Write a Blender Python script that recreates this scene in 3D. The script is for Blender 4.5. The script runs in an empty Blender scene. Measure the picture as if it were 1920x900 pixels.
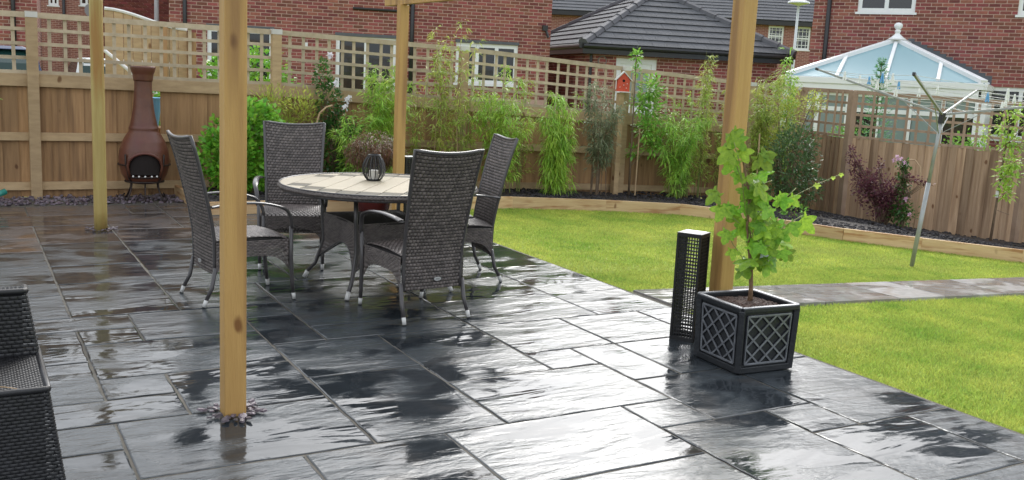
import bpy, math, random
import numpy as np
from mathutils import Vector, Matrix
from math import radians as R, sin, cos, pi
random.seed(7); rng = np.random.default_rng(7)
sc = bpy.context.scene
C = sc.collection

# ---------------------------------------------------------------- camera, sky, sun, exposure
cam_d = bpy.data.cameras.new('camera'); cam = bpy.data.objects.new('camera', cam_d); C.objects.link(cam); sc.camera = cam
cam_d.sensor_width = 36; cam_d.lens = 34.17; cam_d.clip_start = 0.05; cam_d.clip_end = 600
rx = Vector((0.87133913, -0.48830534, 0.04822878)); dn = Vector((-0.04020014, -0.16899972, -0.98479594)); fw = Vector((0.48903177, 0.85615243, -0.16688601))
m = Matrix.Identity(4)
for r in range(3): m[r][0] = rx[r]; m[r][1] = -dn[r]; m[r][2] = -fw[r]
m[2][3] = 1.55
cam.matrix_world = m
SUN_EL, SUN_AZ = 36, 38            # degrees; azimuth clockwise from +Y
w = bpy.data.worlds.new('World'); sc.world = w; w.use_nodes = True
nt = w.node_tree; bg = nt.nodes['Background']
sky = nt.nodes.new('ShaderNodeTexSky'); sky.sky_type = 'NISHITA'; sky.sun_disc = False
sky.sun_elevation = R(SUN_EL); sky.sun_rotation = R(SUN_AZ); sky.air_density = 1.0; sky.dust_density = 4.0; sky.ozone_density = 1.0
hsv = nt.nodes.new('ShaderNodeHueSaturation'); hsv.inputs['Saturation'].default_value = 0.16
nt.links.new(sky.outputs[0], hsv.inputs['Color']); veil = nt.nodes.new('ShaderNodeMix'); veil.data_type = 'RGBA'; veil.inputs['Factor'].default_value = .62   # even cloud veil over the whole sky
veil.inputs['B'].default_value = (3.0, 3.25, 3.6, 1); nt.links.new(hsv.outputs[0], veil.inputs['A']); nt.links.new(veil.outputs['Result'], bg.inputs['Color'])
bg.inputs['Strength'].default_value = 0.15
sd = bpy.data.lights.new('sun', 'SUN'); so = bpy.data.objects.new('sun', sd); C.objects.link(so)
sd.energy = .55; sd.angle = R(20); sd.color = (1, .97, .92)
sdir = Vector((sin(R(SUN_AZ))*cos(R(SUN_EL)), cos(R(SUN_AZ))*cos(R(SUN_EL)), sin(R(SUN_EL))))
so.rotation_euler = sdir.to_track_quat('Z', 'Y').to_euler()
sc.view_settings.view_transform = 'Standard'; sc.view_settings.look = 'None'; sc.view_settings.exposure = 1.5; sc.view_settings.gamma = 1.0
sc.cycles.max_bounces = 8

# ---------------------------------------------------------------- materials
MATS = {}
def nd(t, k, **kw):
    n = t.nodes.new(k)
    for a, b in kw.items(): setattr(n, a, b)
    return n
def mat(name, c1, c2=None, scale=8.0, rough=.6, bump=0.0, bscale=None, rnd=0.0, metal=0.0, stretch=(1, 1, 1), trans=0.0, spec=.5, detail=6, hue=0.0, coat=0, c3=None, s3=2.0, objco=True, bdist=.01, knots=0):
    """noise-mixed principled material; rnd = value variation per island and per object"""
    M = bpy.data.materials.new(name); M.use_nodes = True; t = M.node_tree; L = t.links
    p = t.nodes['Principled BSDF']; out = t.nodes['Material Output']
    p.inputs['Roughness'].default_value = rough; p.inputs['Metallic'].default_value = metal
    p.inputs['Specular IOR Level'].default_value = spec; p.inputs['Coat Weight'].default_value = coat; p.inputs['Coat Roughness'].default_value = .15
    tc = nd(t, 'ShaderNodeTexCoord'); mp = nd(t, 'ShaderNodeMapping'); mp.inputs['Scale'].default_value = stretch
    oi = nd(t, 'ShaderNodeObjectInfo')
    mul = nd(t, 'ShaderNodeMath', operation='MULTIPLY'); mul.inputs[1].default_value = 57.0
    L.new(oi.outputs['Random'], mul.inputs[0])
    cmb = nd(t, 'ShaderNodeCombineXYZ')
    for i in range(3): L.new(mul.outputs[0], cmb.inputs[i])
    L.new(cmb.outputs[0], mp.inputs['Location'])
    L.new(tc.outputs['Object' if objco else 'Generated'], mp.inputs[0])
    col = None
    def rgb(c): return (c[0], c[1], c[2], 1)
    nz = nd(t, 'ShaderNodeTexNoise'); nz.inputs['Scale'].default_value = scale; nz.inputs['Detail'].default_value = detail; nz.inputs['Roughness'].default_value = .62
    L.new(mp.outputs[0], nz.inputs['Vector'])
    mx = nd(t, 'ShaderNodeMix', data_type='RGBA'); mx.inputs['A'].default_value = rgb(c1); mx.inputs['B'].default_value = rgb(c2 or c1)
    rp = nd(t, 'ShaderNodeMapRange'); rp.inputs['From Min'].default_value = .32; rp.inputs['From Max'].default_value = .68
    L.new(nz.outputs['Fac'], rp.inputs['Value']); L.new(rp.outputs[0], mx.inputs['Factor']); col = mx.outputs['Result']
    if c3:
        n3 = nd(t, 'ShaderNodeTexNoise'); n3.inputs['Scale'].default_value = s3; n3.inputs['Detail'].default_value = 3
        L.new(mp.outputs[0], n3.inputs['Vector'])
        r3 = nd(t, 'ShaderNodeMapRange'); r3.inputs['From Min'].default_value = .52; r3.inputs['From Max'].default_value = .68; L.new(n3.outputs['Fac'], r3.inputs['Value'])
        m3 = nd(t, 'ShaderNodeMix', data_type='RGBA'); L.new(r3.outputs[0], m3.inputs['Factor']); L.new(col, m3.inputs['A']); m3.inputs['B'].default_value = rgb(c3); col = m3.outputs['Result']
    if knots:
        mk = nd(t, 'ShaderNodeMapping'); mk.inputs['Scale'].default_value = (knots, knots, knots*.55); L.new(tc.outputs['Object'], mk.inputs[0]); L.new(cmb.outputs[0], mk.inputs['Location'])
        wv = nd(t, 'ShaderNodeTexNoise'); wv.inputs['Scale'].default_value = 2.0; L.new(mk.outputs[0], wv.inputs['Vector'])
        av = nd(t, 'ShaderNodeMix', data_type='VECTOR'); av.inputs['Factor'].default_value = .15; L.new(mk.outputs[0], av.inputs['A']); L.new(wv.outputs['Color'], av.inputs['B'])
        vo = nd(t, 'ShaderNodeTexVoronoi'); vo.inputs['Scale'].default_value = 1.0; L.new(av.outputs['Result'], vo.inputs['Vector'])
        rk = nd(t, 'ShaderNodeMapRange', interpolation_type='SMOOTHSTEP'); rk.inputs['From Min'].default_value = .13; rk.inputs['From Max'].default_value = .06; L.new(vo.outputs['Distance'], rk.inputs['Value'])
        mk2 = nd(t, 'ShaderNodeMix', data_type='RGBA', blend_type='MULTIPLY'); L.new(rk.outputs[0], mk2.inputs['Factor']); L.new(col, mk2.inputs['A']); mk2.inputs['B'].default_value = (.42, .30, .22, 1); col = mk2.outputs['Result']
    if rnd or hue:
        ge = nd(t, 'ShaderNodeNewGeometry')
        ad = nd(t, 'ShaderNodeMath', operation='ADD'); L.new(ge.outputs['Random Per Island'], ad.inputs[0]); L.new(mul.outputs[0], ad.inputs[1])
        wn = nd(t, 'ShaderNodeTexWhiteNoise', noise_dimensions='1D'); L.new(ad.outputs[0], wn.inputs['W'])
        hs = nd(t, 'ShaderNodeHueSaturation')
        v = nd(t, 'ShaderNodeMapRange'); v.inputs['To Min'].default_value = 1-rnd; v.inputs['To Max'].default_value = 1+rnd; L.new(wn.outputs['Value'], v.inputs['Value']); L.new(v.outputs[0], hs.inputs['Value'])
        sp = nd(t, 'ShaderNodeSeparateColor'); L.new(wn.outputs['Color'], sp.inputs[0])
        h = nd(t, 'ShaderNodeMapRange'); h.inputs['To Min'].default_value = .5-hue; h.inputs['To Max'].default_value = .5+hue; L.new(sp.outputs[1], h.inputs['Value']); L.new(h.outputs[0], hs.inputs['Hue'])
        L.new(col, hs.inputs['Color']); col = hs.outputs[0]
    L.new(col, p.inputs['Base Color'])
    if bump:
        nb = nd(t, 'ShaderNodeTexNoise'); nb.inputs['Scale'].default_value = bscale or scale*2; nb.inputs['Detail'].default_value = 5
        L.new(mp.outputs[0], nb.inputs['Vector'])
        bp = nd(t, 'ShaderNodeBump'); bp.inputs['Strength'].default_value = bump; bp.inputs['Distance'].default_value = bdist
        L.new(nb.outputs['Fac'], bp.inputs['Height']); L.new(bp.outputs[0], p.inputs['Normal'])
    if trans:
        tr = nd(t, 'ShaderNodeBsdfTranslucent'); mxs = nd(t, 'ShaderNodeMixShader'); mxs.inputs[0].default_value = trans
        g = nd(t, 'ShaderNodeGamma'); g.inputs[1].default_value = .8; L.new(col, g.inputs[0]); L.new(g.outputs[0], tr.inputs['Color'])
        L.new(p.outputs[0], mxs.inputs[1]); L.new(tr.outputs[0], mxs.inputs[2]); L.new(mxs.outputs[0], out.inputs['Surface'])
    MATS[name] = M; return M

mat('post_wood', (.53, .32, .105), (.44, .25, .075), 3, .5, .35, 30, stretch=(9, 9, .55), c3=(.31, .165, .055), s3=1.2, knots=5.5)
mat('round_post_wood', (.44, .34, .12), (.36, .26, .075), 3, .5, .35, 30, stretch=(9, 9, .6), c3=(.33, .17, .04), s3=1.3, knots=5.5)
mat('fence_wood', (.40, .235, .108), (.28, .155, .068), 2.6, .75, .35, 30, rnd=.24, stretch=(14, 14, .8), c3=(.20, .11, .05), s3=.9, knots=6.5)
mat('fence_wood_pale', (.48, .34, .19), (.36, .245, .13), 2.2, .75, .3, 30, rnd=.12, stretch=(2.2, 9, 9), knots=5)
mat('fence_grey', (.47, .32, .205), (.34, .22, .13), 2.5, .8, .35, 30, rnd=.34, stretch=(12, 12, .7), c3=(.21, .125, .07), s3=.8, knots=6.5)
mat('trellis_wood', (.50, .41, .29), (.38, .30, .20), 5, .75, .2, 30, rnd=.12, stretch=(2, 2, 2))
mat('trellis_dark', (.40, .28, .195), (.30, .20, .135), 5, .75, .2, 30, rnd=.12)
mat('post_cap', (.62, .60, .56), (.5, .48, .44), 5, .6)
mat('edging_wood', (.62, .44, .24), (.52, .34, .17), 2.5, .6, .3, 20, rnd=.10, stretch=(1, 1, 9), c3=(.36, .18, .07), s3=2.2, knots=5)
mat('soil', (.018, .014, .011), (.045, .034, .026), 30, .7, .8, 60, bdist=.02)
mat('slate_chip', (.06, .045, .055), (.17, .13, .155), 6, .3, .3, 40, rnd=.55, hue=.02)
mat('dark_chip', (.012, .011, .013), (.035, .03, .031), 6, .8, .3, 40, rnd=.6)
mat('planter_soil', (.022, .010, .006), (.07, .03, .018), 40, .8, .8, 70, bdist=.02)
mat('mortar', (.10, .088, .068), (.06, .054, .043), 14, .85, .3, 60)
mat('brick', (.27, .085, .066), (.20, .06, .050), 22, .85, .3, 90, rnd=.36, hue=.016)
mat('brick_mortar', (.52, .36, .30), (.46, .30, .25), 20, .9)
mat('far_brick', (.24, .095, .078), (.19, .07, .058), 30, .85)
mat('roof_tile', (.115, .118, .128), (.095, .098, .105), 12, .85, .2, 60, rnd=.08, spec=.2)
mat('tile_shadow_base', (.008, .008, .009), None, 5, .9)  # near-black roof base, paints the shadow line under each tile edge
mat('ridge_tile', (.10, .10, .112), (.08, .08, .09), 10, .7, .1)
mat('upvc', (.78, .79, .80), (.74, .75, .76), 3, .3)
mat('upvc_grey', (.62, .66, .68), (.58, .62, .64), 3, .35)
mat('black_plastic', (.012, .012, .014), (.02, .02, .022), 5, .35)
mat('dark_room', (.012, .012, .013), (.03, .028, .028), 2, .9)
mat('curtain', (.30, .34, .34), (.22, .26, .26), 4, .9, stretch=(12, 12, .4))
mat('lead', (.10, .105, .12), (.075, .08, .09), 10, .5)
mat('wicker', (.145, .122, .112), (.095, .08, .075), 30, .40, rnd=.35, spec=.5)
mat('wicker_black', (.009, .009, .010), (.014, .014, .016), 30, .42, rnd=.4, spec=.45)
mat('wicker_back', (.012, .010, .010), None, 5, .8)
mat('chair_tube', (.060, .055, .055), (.05, .045, .046), 10, .3, spec=.6)
mat('steel', (.62, .62, .62), (.5, .5, .5), 10, .25, metal=1)
mat('foot_cap', (.62, .61, .58), (.5, .5, .48), 10, .35)
mat('alloy', (.36, .37, .37), (.29, .30, .30), 10, .45, metal=.35)
mat('rubber', (.008, .008, .008), None, 5, .6)
mat('table_plank', (.45, .39, .28), (.38, .325, .23), 3, .35, .1, 20, rnd=.05, stretch=(1, 9, 1))
mat('table_inlay', (.10, .082, .042), (.05, .044, .028), 9, .7, .1, 20, rnd=.2)
mat('badge', (.6, .6, .6), (.5, .5, .5), 5, .3, metal=.5)
mat('candle', (.55, .53, .48), None, 5, .5)
mat('lantern_metal', (.008, .008, .009), None, 5, .3)
mat('terracotta', (.14, .05, .026), (.085, .029, .018), 5, .42, .15, 18, c3=(.11, .032, .022), s3=3)
mat('soot_and_hole_shade', (.012, .007, .006), None, 5, .9)
mat('iron', (.02, .016, .015), (.05, .03, .025), 20, .5, metal=.5)
mat('glazed_pot', (.10, .018, .014), (.06, .01, .008), 3, .2)
mat('bird_red', (.62, .075, .03), (.5, .05, .02), 20, .5)
mat('white_paint', (.75, .74, .72), (.6, .6, .58), 8, .5)
mat('planter', (.013, .015, .018), (.024, .026, .029), 9, .42, .25, 60, metal=.2)
mat('planter_edge', (.25, .26, .28), (.12, .125, .14), 14, .4, metal=.5)
mat('hose', (.02, .20, .16), None, 5, .4)
mat('cane', (.42, .30, .17), (.34, .22, .12), 9, .6)
mat('line', (.5, .52, .5), None, 5, .5)
mat('peg_white', (.8, .8, .8), None, 5, .4)
mat('peg_blue', (.12, .35, .65), None, 5, .4)
mat('bark', (.20, .14, .09), (.12, .08, .05), 20, .8, .4, 60)
mat('vine_bark', (.25, .15, .08), (.12, .07, .035), 20, .8, .5, 60)
mat('green_stem', (.16, .22, .05), (.22, .22, .06), 9, .5)
def leafm(n, c1, c2, rough=.45, rnd=.35, hue=.02, trans=.35, scale=3): mat(n, c1, c2, scale, rough, rnd=rnd, hue=hue, trans=trans)
leafm('bamboo_green', (0.221, 0.442, 0.052), (0.364, 0.572, 0.078))
leafm('bamboo_gold', (0.442, 0.468, 0.091), (0.286, 0.429, 0.065))
leafm('bamboo_lime', (0.390, 0.559, 0.065), (0.234, 0.442, 0.052))
leafm('grey_leaf', (0.169, 0.221, 0.111), (0.260, 0.286, 0.169))
leafm('bright_shrub', (0.221, 0.468, 0.039), (0.130, 0.351, 0.033), .35)
leafm('dark_leaf', (0.035, 0.110, 0.022), (0.080, 0.190, 0.030), .35)
leafm('laurel_leaf', (0.050, 0.110, 0.035), (0.110, 0.190, 0.060), .3)
leafm('maple_red', (0.160, 0.055, 0.028), (0.110, 0.080, 0.030))
leafm('purple_leaf', (.11, .036, .05), (.18, .06, .075), .4)
leafm('sapling_leaf', (0.260, 0.494, 0.065), (0.143, 0.338, 0.039))
leafm('yellow_shrub', (0.494, 0.520, 0.091), (0.312, 0.416, 0.065))
leafm('petal_white', (0.700, 0.700, 0.700), (0.650, 0.620, 0.700), rnd=.1)
leafm('petal_pink', (0.620, 0.340, 0.500), (0.700, 0.500, 0.600), rnd=.2)
leafm('yellow_leaf', (0.650, 0.500, 0.040), (0.500, 0.500, 0.050), rnd=.1)
mat('grass_blade', (.20, .33, .028), (.29, .40, .04), 1.0, .5, rnd=.34, hue=.02, trans=.4, c3=(.36, .42, .08), s3=.55)
leafm('conifer_leaf', (0.078, 0.260, 0.091), (0.104, 0.338, 0.078))
mat('car_white', (.62, .64, .62), None, 5, .25); mat('car_navy', (.02, .035, .09), None, 5, .2); mat('car_glass', (.01, .035, .03), None, 5, .08)
mat('alarm_grey', (.2, .2, .2), None, 5, .5)
mat('white_box', (.7, .7, .7), None, 5, .5)

def glass_mat(name, col, rough=.05):
    M = bpy.data.materials.new(name); M.use_nodes = True; p = M.node_tree.nodes['Principled BSDF']
    p.inputs['Base Color'].default_value = (*col, 1); p.inputs['Roughness'].default_value = rough; p.inputs['Specular IOR Level'].default_value = .7
    MATS[name] = M; return M
def brick_pattern(name, ang):
    M = MATS['far_brick'].copy(); M.name = name; t = M.node_tree; p = t.nodes['Principled BSDF']; L = t.links
    tc = nd(t, 'ShaderNodeTexCoord'); mp = nd(t, 'ShaderNodeMapping'); mp.inputs['Rotation'].default_value = (0, 0, ang); L.new(tc.outputs['Object'], mp.inputs[0])
    sx = nd(t, 'ShaderNodeSeparateXYZ'); cx = nd(t, 'ShaderNodeCombineXYZ'); L.new(mp.outputs[0], sx.inputs[0]); L.new(sx.outputs[0], cx.inputs[0]); L.new(sx.outputs[2], cx.inputs[1])
    b = nd(t, 'ShaderNodeTexBrick'); b.inputs['Scale'].default_value = 1; b.inputs['Brick Width'].default_value = .225; b.inputs['Row Height'].default_value = .075; b.inputs['Mortar Size'].default_value = .008
    b.inputs['Color1'].default_value = (.27, .10, .08, 1); b.inputs['Color2'].default_value = (.19, .065, .055, 1); b.inputs['Mortar'].default_value = (.44, .30, .25, 1); L.new(cx.outputs[0], b.inputs['Vector']); L.new(b.outputs['Color'], p.inputs['Base Color'])
    MATS[name] = M
brick_pattern('far_brick_a', math.atan2(.292, .956)); brick_pattern('far_brick_b', math.atan2(.496, .868))
glass_mat('pane_dark', (.016, .018, .02)); glass_mat('roof_glass', (.19, .34, .38), .4); glass_mat('pane_pale', (.22, .28, .28), .1)
M = glass_mat('clear_glass', (.9, .95, .95)); M.node_tree.nodes['Principled BSDF'].inputs['Transmission Weight'].default_value = .85
# leaf of the vine: veins and paler sheen
# wet riven slate
def slate(name, dry, wet, brown, patch=(.45, .60)):
    M = bpy.data.materials.new(name); M.use_nodes = True; t = M.node_tree; L = t.links; p = t.nodes['Principled BSDF']
    tc = nd(t, 'ShaderNodeTexCoord'); oi = nd(t, 'ShaderNodeObjectInfo'); mul = nd(t, 'ShaderNodeMath', operation='MULTIPLY'); mul.inputs[1].default_value = 91
    L.new(oi.outputs['Random'], mul.inputs[0]); cmb = nd(t, 'ShaderNodeCombineXYZ')
    for i in range(3): L.new(mul.outputs[0], cmb.inputs[i])
    rz = nd(t, 'ShaderNodeMath', operation='MULTIPLY_ADD'); rz.inputs[1].default_value = 1.5; rz.inputs[2].default_value = -.65; L.new(oi.outputs['Random'], rz.inputs[0])
    rot = nd(t, 'ShaderNodeCombineXYZ'); L.new(rz.outputs[0], rot.inputs[2])
    def mapping(s):
        mp = nd(t, 'ShaderNodeMapping'); mp.inputs['Scale'].default_value = s; L.new(tc.outputs['Object'], mp.inputs[0]); L.new(cmb.outputs[0], mp.inputs['Location']); L.new(rot.outputs[0], mp.inputs['Rotation']); return mp.outputs[0]
    def noise(v, s, d=4, dist=0.0):
        n = nd(t, 'ShaderNodeTexNoise'); n.inputs['Scale'].default_value = s; n.inputs['Detail'].default_value = d; n.inputs['Distortion'].default_value = dist; L.new(v, n.inputs['Vector']); return n.outputs['Fac']
    def rng_(v, a, b, c=0., e=1.):
        n = nd(t, 'ShaderNodeMapRange', interpolation_type='SMOOTHSTEP'); n.inputs['From Min'].default_value = a; n.inputs['From Max'].default_value = b; n.inputs['To Min'].default_value = c; n.inputs['To Max'].default_value = e; L.new(v, n.inputs['Value']); return n.outputs[0]
    v1 = mapping((1, 1.6, 1)); v2 = mapping((1, 1, 1))
    sh = nd(t, 'ShaderNodeMath', operation='MULTIPLY_ADD'); sh.inputs[1].default_value = .22; sh.inputs[2].default_value = -.11; L.new(oi.outputs['Random'], sh.inputs[0])
    sm = nd(t, 'ShaderNodeMath', operation='ADD'); L.new(noise(v1, 2.3, 6, .5), sm.inputs[0]); L.new(sh.outputs[0], sm.inputs[1])
    wetm = rng_(sm.outputs[0], *patch)
    mx = nd(t, 'ShaderNodeMix', data_type='RGBA'); mx.inputs['A'].default_value = (*dry, 1); mx.inputs['B'].default_value = (*wet, 1); L.new(wetm, mx.inputs['Factor'])
    m2 = nd(t, 'ShaderNodeMix', data_type='RGBA'); L.new(mx.outputs['Result'], m2.inputs['A']); m2.inputs['B'].default_value = (*brown, 1); L.new(rng_(noise(v1, 1.6, 5, 1.0), .55, .72), m2.inputs['Factor'])
    m3 = nd(t, 'ShaderNodeMix', data_type='RGBA', blend_type='MULTIPLY'); m3.inputs['Factor'].default_value = .6; L.new(m2.outputs['Result'], m3.inputs['A'])
    cr = nd(t, 'ShaderNodeMapRange'); cr.inputs['To Min'].default_value = .5; cr.inputs['To Max'].default_value = 1.5; L.new(noise(v2, 14, 6), cr.inputs['Value'])
    cc = nd(t, 'ShaderNodeCombineColor'); [L.new(cr.outputs[0], cc.inputs[i]) for i in range(3)]; L.new(cc.outputs[0], m3.inputs['B'])
    L.new(m3.outputs['Result'], p.inputs['Base Color'])
    rr = nd(t, 'ShaderNodeMix', data_type='FLOAT'); rr.inputs['A'].default_value = .27; rr.inputs['B'].default_value = .04; L.new(wetm, rr.inputs['Factor']); L.new(rr.outputs['Result'], p.inputs['Roughness'])
    p.inputs['Specular IOR Level'].default_value = .34
    # riven ridges: broad stretched steps plus a fine tooth, drowned where the water stands
    h1 = noise(mapping((1.3, 3.9, 1)), 3.0, 5, .8); h2 = noise(mapping((1.4, 3.0, 1)), 22, 6, .5); h3 = noise(mapping((1, 2.8, 1)), 1.3, 3, .4)
    a = nd(t, 'ShaderNodeMath', operation='MULTIPLY_ADD'); L.new(h2, a.inputs[0]); a.inputs[1].default_value = .24; L.new(h1, a.inputs[2])
    # terraces
    b = nd(t, 'ShaderNodeMath', operation='SNAP'); L.new(a.outputs[0], b.inputs[0]); b.inputs[1].default_value = .13
    c = nd(t, 'ShaderNodeMix', data_type='FLOAT'); c.inputs['Factor'].default_value = .16; L.new(a.outputs[0], c.inputs['A']); L.new(b.outputs[0], c.inputs['B'])
    bs = nd(t, 'ShaderNodeMix', data_type='FLOAT'); bs.inputs['A'].default_value = .52; bs.inputs['B'].default_value = .07; L.new(wetm, bs.inputs['Factor'])
    bp = nd(t, 'ShaderNodeBump'); bp.inputs['Distance'].default_value = .014; L.new(bs.outputs['Result'], bp.inputs['Strength']); L.new(c.outputs['Result'], bp.inputs['Height'])
    bq = nd(t, 'ShaderNodeBump'); bq.inputs['Distance'].default_value = .05; bq.inputs['Strength'].default_value = .35; L.new(h3, bq.inputs['Height']); L.new(bp.outputs[0], bq.inputs['Normal'])
    L.new(bq.outputs[0], p.inputs['Normal'])
    MATS[name] = M
slate('slate_slab', (.046, .054, .060), (.020, .024, .028), (.042, .042, .042))
slate('slate_brown', (.085, .075, .072), (.040, .036, .036), (.11, .07, .045))
slate('path_slab', (.36, .345, .33), (.25, .235, .22), (.28, .23, .19))

# ---------------------------------------------------------------- mesh helpers
class MB:
    def __init__(s): s.v = []; s.f = []
    def add(s, V, F):
        o = len(s.v); s.v += [tuple(x) for x in V]; s.f += [tuple(i+o for i in f) for f in F]; return s
    def box(s, a, b):
        x0, y0, z0 = a; x1, y1, z1 = b
        return s.add([(x0,y0,z0),(x1,y0,z0),(x1,y1,z0),(x0,y1,z0),(x0,y0,z1),(x1,y0,z1),(x1,y1,z1),(x0,y1,z1)], [(0,3,2,1),(4,5,6,7),(0,1,5,4),(1,2,6,5),(2,3,7,6),(3,0,4,7)])
    def bar(s, p, q, wd, ht, up=(0,0,1)):
        p = Vector(p); q = Vector(q); d = (q-p).normalized(); u = Vector(up)
        if abs(d.dot(u)) > .98: u = Vector((0, 1, 0))
        sd_ = d.cross(u).normalized()*wd/2; u2 = sd_.cross(d).normalized()*ht/2
        V = [p-sd_-u2, p+sd_-u2, p+sd_+u2, p-sd_+u2, q-sd_-u2, q+sd_-u2, q+sd_+u2, q-sd_+u2]
        return s.add(V, [(3,2,1,0),(4,5,6,7),(0,1,5,4),(1,2,6,5),(2,3,7,6),(3,0,4,7)])
    def tube(s, pts, rad, n=8, cap=True, closed=False):
        P = [Vector(p) for p in pts]; k = len(P); rad = rad if isinstance(rad, (list, tuple)) else [rad]*k
        V = []; F = []; pu = None
        for i, p in enumerate(P):
            if closed: t = (P[(i+1) % k]-P[i-1])
            else: t = (P[min(i+1, k-1)]-P[max(i-1, 0)])
            t.normalize()
            if pu is None: pu = t.orthogonal().normalized()
            u = (pu-t*pu.dot(t)).normalized(); pu = u; vv = t.cross(u)
            for j in range(n):
                a = 2*pi*j/n; V.append(p+(u*cos(a)+vv*sin(a))*rad[i])
        for i in range(k if closed else k-1):
            i2 = (i+1) % k
            for j in range(n):
                j2 = (j+1) % n; F.append((i*n+j, i*n+j2, i2*n+j2, i2*n+j))
        if cap and not closed: F.append(tuple(range(n-1, -1, -1))); F.append(tuple((k-1)*n+j for j in range(n)))
        return s.add(V, F)
    def lathe(s, prof, n=24, c=(0, 0, 0)):
        V = []; F = []
        for r, z in prof:
            for j in range(n):
                a = 2*pi*j/n; V.append((c[0]+r*cos(a), c[1]+r*sin(a), c[2]+z))
        for i in range(len(prof)-1):
            for j in range(n):
                j2 = (j+1) % n; F.append((i*n+j, i*n+j2, (i+1)*n+j2, (i+1)*n+j))
        F.append(tuple(range(n-1, -1, -1))); F.append(tuple((len(prof)-1)*n+j for j in range(n)))
        return s.add(V, F)
    def prism(s, poly, ex):
        ex = Vector(ex); P = [Vector(p) for p in poly]; n = len(P)
        V = P+[p+ex for p in P]; F = [tuple(range(n-1, -1, -1)), tuple(range(n, 2*n))]+[(i, (i+1) % n, n+(i+1) % n, n+i) for i in range(n)]
        return s.add(V, F)
    def mesh(s, name, smooth=False):
        me = bpy.data.meshes.new(name); me.from_pydata([tuple(v) for v in s.v], [], s.f); me.update()
        if smooth: me.shade_smooth()
        return me
    def obj(s, name, material, parent=None, smooth=False, bevel=0, loc=None, rot=None, **pr):
        me = s.mesh(name, smooth); me.materials.append(MATS[material]); return link(name, me, parent, bevel, loc, rot, **pr)
def link(name, me, parent=None, bevel=0, loc=None, rot=None, **pr):
    o = bpy.data.objects.new(name, me); C.objects.link(o)
    if parent is not None: o.parent = parent
    if loc is not None: o.location = loc
    if rot is not None: o.rotation_euler = rot
    if bevel:
        b = o.modifiers.new('bevel', 'BEVEL'); b.width = bevel; b.segments = 2; b.limit_method = 'ANGLE'; b.harden_normals = False
    for k, v in pr.items(): o[k] = v
    return o
def npmesh(name, V, F, material, parent=None, smooth=False, **pr):
    """V (n,3); F (m,k) constant-size faces"""
    me = bpy.data.meshes.new(name); V = np.asarray(V, np.float32); F = np.asarray(F, np.int32)
    me.vertices.add(len(V)); me.vertices.foreach_set('co', V.ravel()); k = F.shape[1]
    me.loops.add(F.size); me.loops.foreach_set('vertex_index', F.ravel()); me.polygons.add(len(F))
    me.polygons.foreach_set('loop_start', np.arange(0, F.size, k, dtype=np.int32))
    me.update(calc_edges=True)
    if smooth: me.shade_smooth()
    me.materials.append(MATS[material]); return link(name, me, parent, **pr)
def thing(name, label, cat, loc=(0, 0, 0), rz=0, group=None):
    o = bpy.data.objects.new(name, None); C.objects.link(o); o.location = loc; o.rotation_euler = (0, 0, rz)
    o['label'] = label; o['category'] = cat
    if group: o['group'] = group
    return o
def tag(o, label, cat, group=None):
    o['label'] = label; o['category'] = cat
    if group: o['group'] = group
    return o
def dup(root, loc, rz, label, group=None):
    def cp(o, par):
        c = o.copy(); C.objects.link(c); c.parent = par
        for ch in o.children: cp(ch, c)
        return c
    r = cp(root, None); r.location = loc; r.rotation_euler = (0, 0, rz); r['label'] = label
    if group: r['group'] = group
    return r
def arc(p0, p1, p2, n=8):
    p0, p1, p2 = Vector(p0), Vector(p1), Vector(p2)
    return [(p0*(1-t)**2+p1*2*t*(1-t)+p2*t*t) for t in [i/n for i in range(n+1)]]

# ---------------------------------------------------------------- ground heights
GX, GY = .525, 2.37; GS, GT = .3145, .316
def gz(x, y): return -.04*(max(x, 4.35)-4.35) if x < 14 else -.386
# ---------------------------------------------------------------- patio
EDGE = GX+12*GS+.02
pat = MB().box((-6, -4, -.2), (EDGE+.0, 10.06, -.0055)).box((-6, 10.06, -.2), (2.13, 11.7, -.0057)).obj('patio', 'mortar', kind='structure')
rects = [(-2,6,1,7),(0,7,1,8),(-2,7,0,9),(-2,9,0,11),(-2,5,0,6),(-2,3,0,5),(-2,11,1,12),(0,10,1,11),(0,8,3,10),(1,10,3,12),(1,6,3,8),(0,4,3,6),
 (3,4,5,7),(3,7,5,9),(3,9,4,11),(4,9,7,10),(4,10,7,12),(5,4,8,6),(5,6,7,9),(7,6,8,7),(7,7,9,9),(8,5,9,7),(9,5,12,7),(9,7,11,9),(11,7,12,9),
 (8,3,10,5),(10,2,12,5),(9,2,10,3),(7,3,8,4),(4,2,7,4),(7,0,9,3),(9,0,11,2),(11,0,12,2),(2,2,4,4),(0,2,2,4),(4,0,7,2),(7,-2,9,0),(9,-2,11,0),(11,-2,12,0),
 (0,12,2,15),(0,15,2,17),(2,12,4,14),(-2,12,0,14),(-3,14,0,17),(7,9,10,11),(10,9,12,11),(3,11,4,12)]
occ = set()
for a, b, c, d in list(rects):
    cells = {(i, j) for i in range(a, c) for j in range(b, d)}
    if cells & occ: rects.remove((a, b, c, d)); continue
    occ |= cells
def allowed(i, j): return -9 <= i < 12 and -8 <= j < 24 or (-9 <= i < 5 and 24 <= j < 27)
sizes = [(3,2),(2,3),(2,2),(3,2),(2,1),(1,2),(1,1)]
r2 = random.Random(3)
for j in range(-8, 27):
    for i in range(-9, 12):
        if (i, j) in occ or not allowed(i, j): continue
        s = sizes[:]; r2.shuffle(s); s.sort(key=lambda q: -(q[0]*q[1])+r2.random()*3)
        for a, b in s+[(1, 1)]:
            cells = {(i+p, j+q) for p in range(a) for q in range(b)}
            if not (cells & occ) and all(allowed(*c_) for c_ in cells): rects.append((i, j, i+a, j+b)); occ |= cells; break
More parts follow.
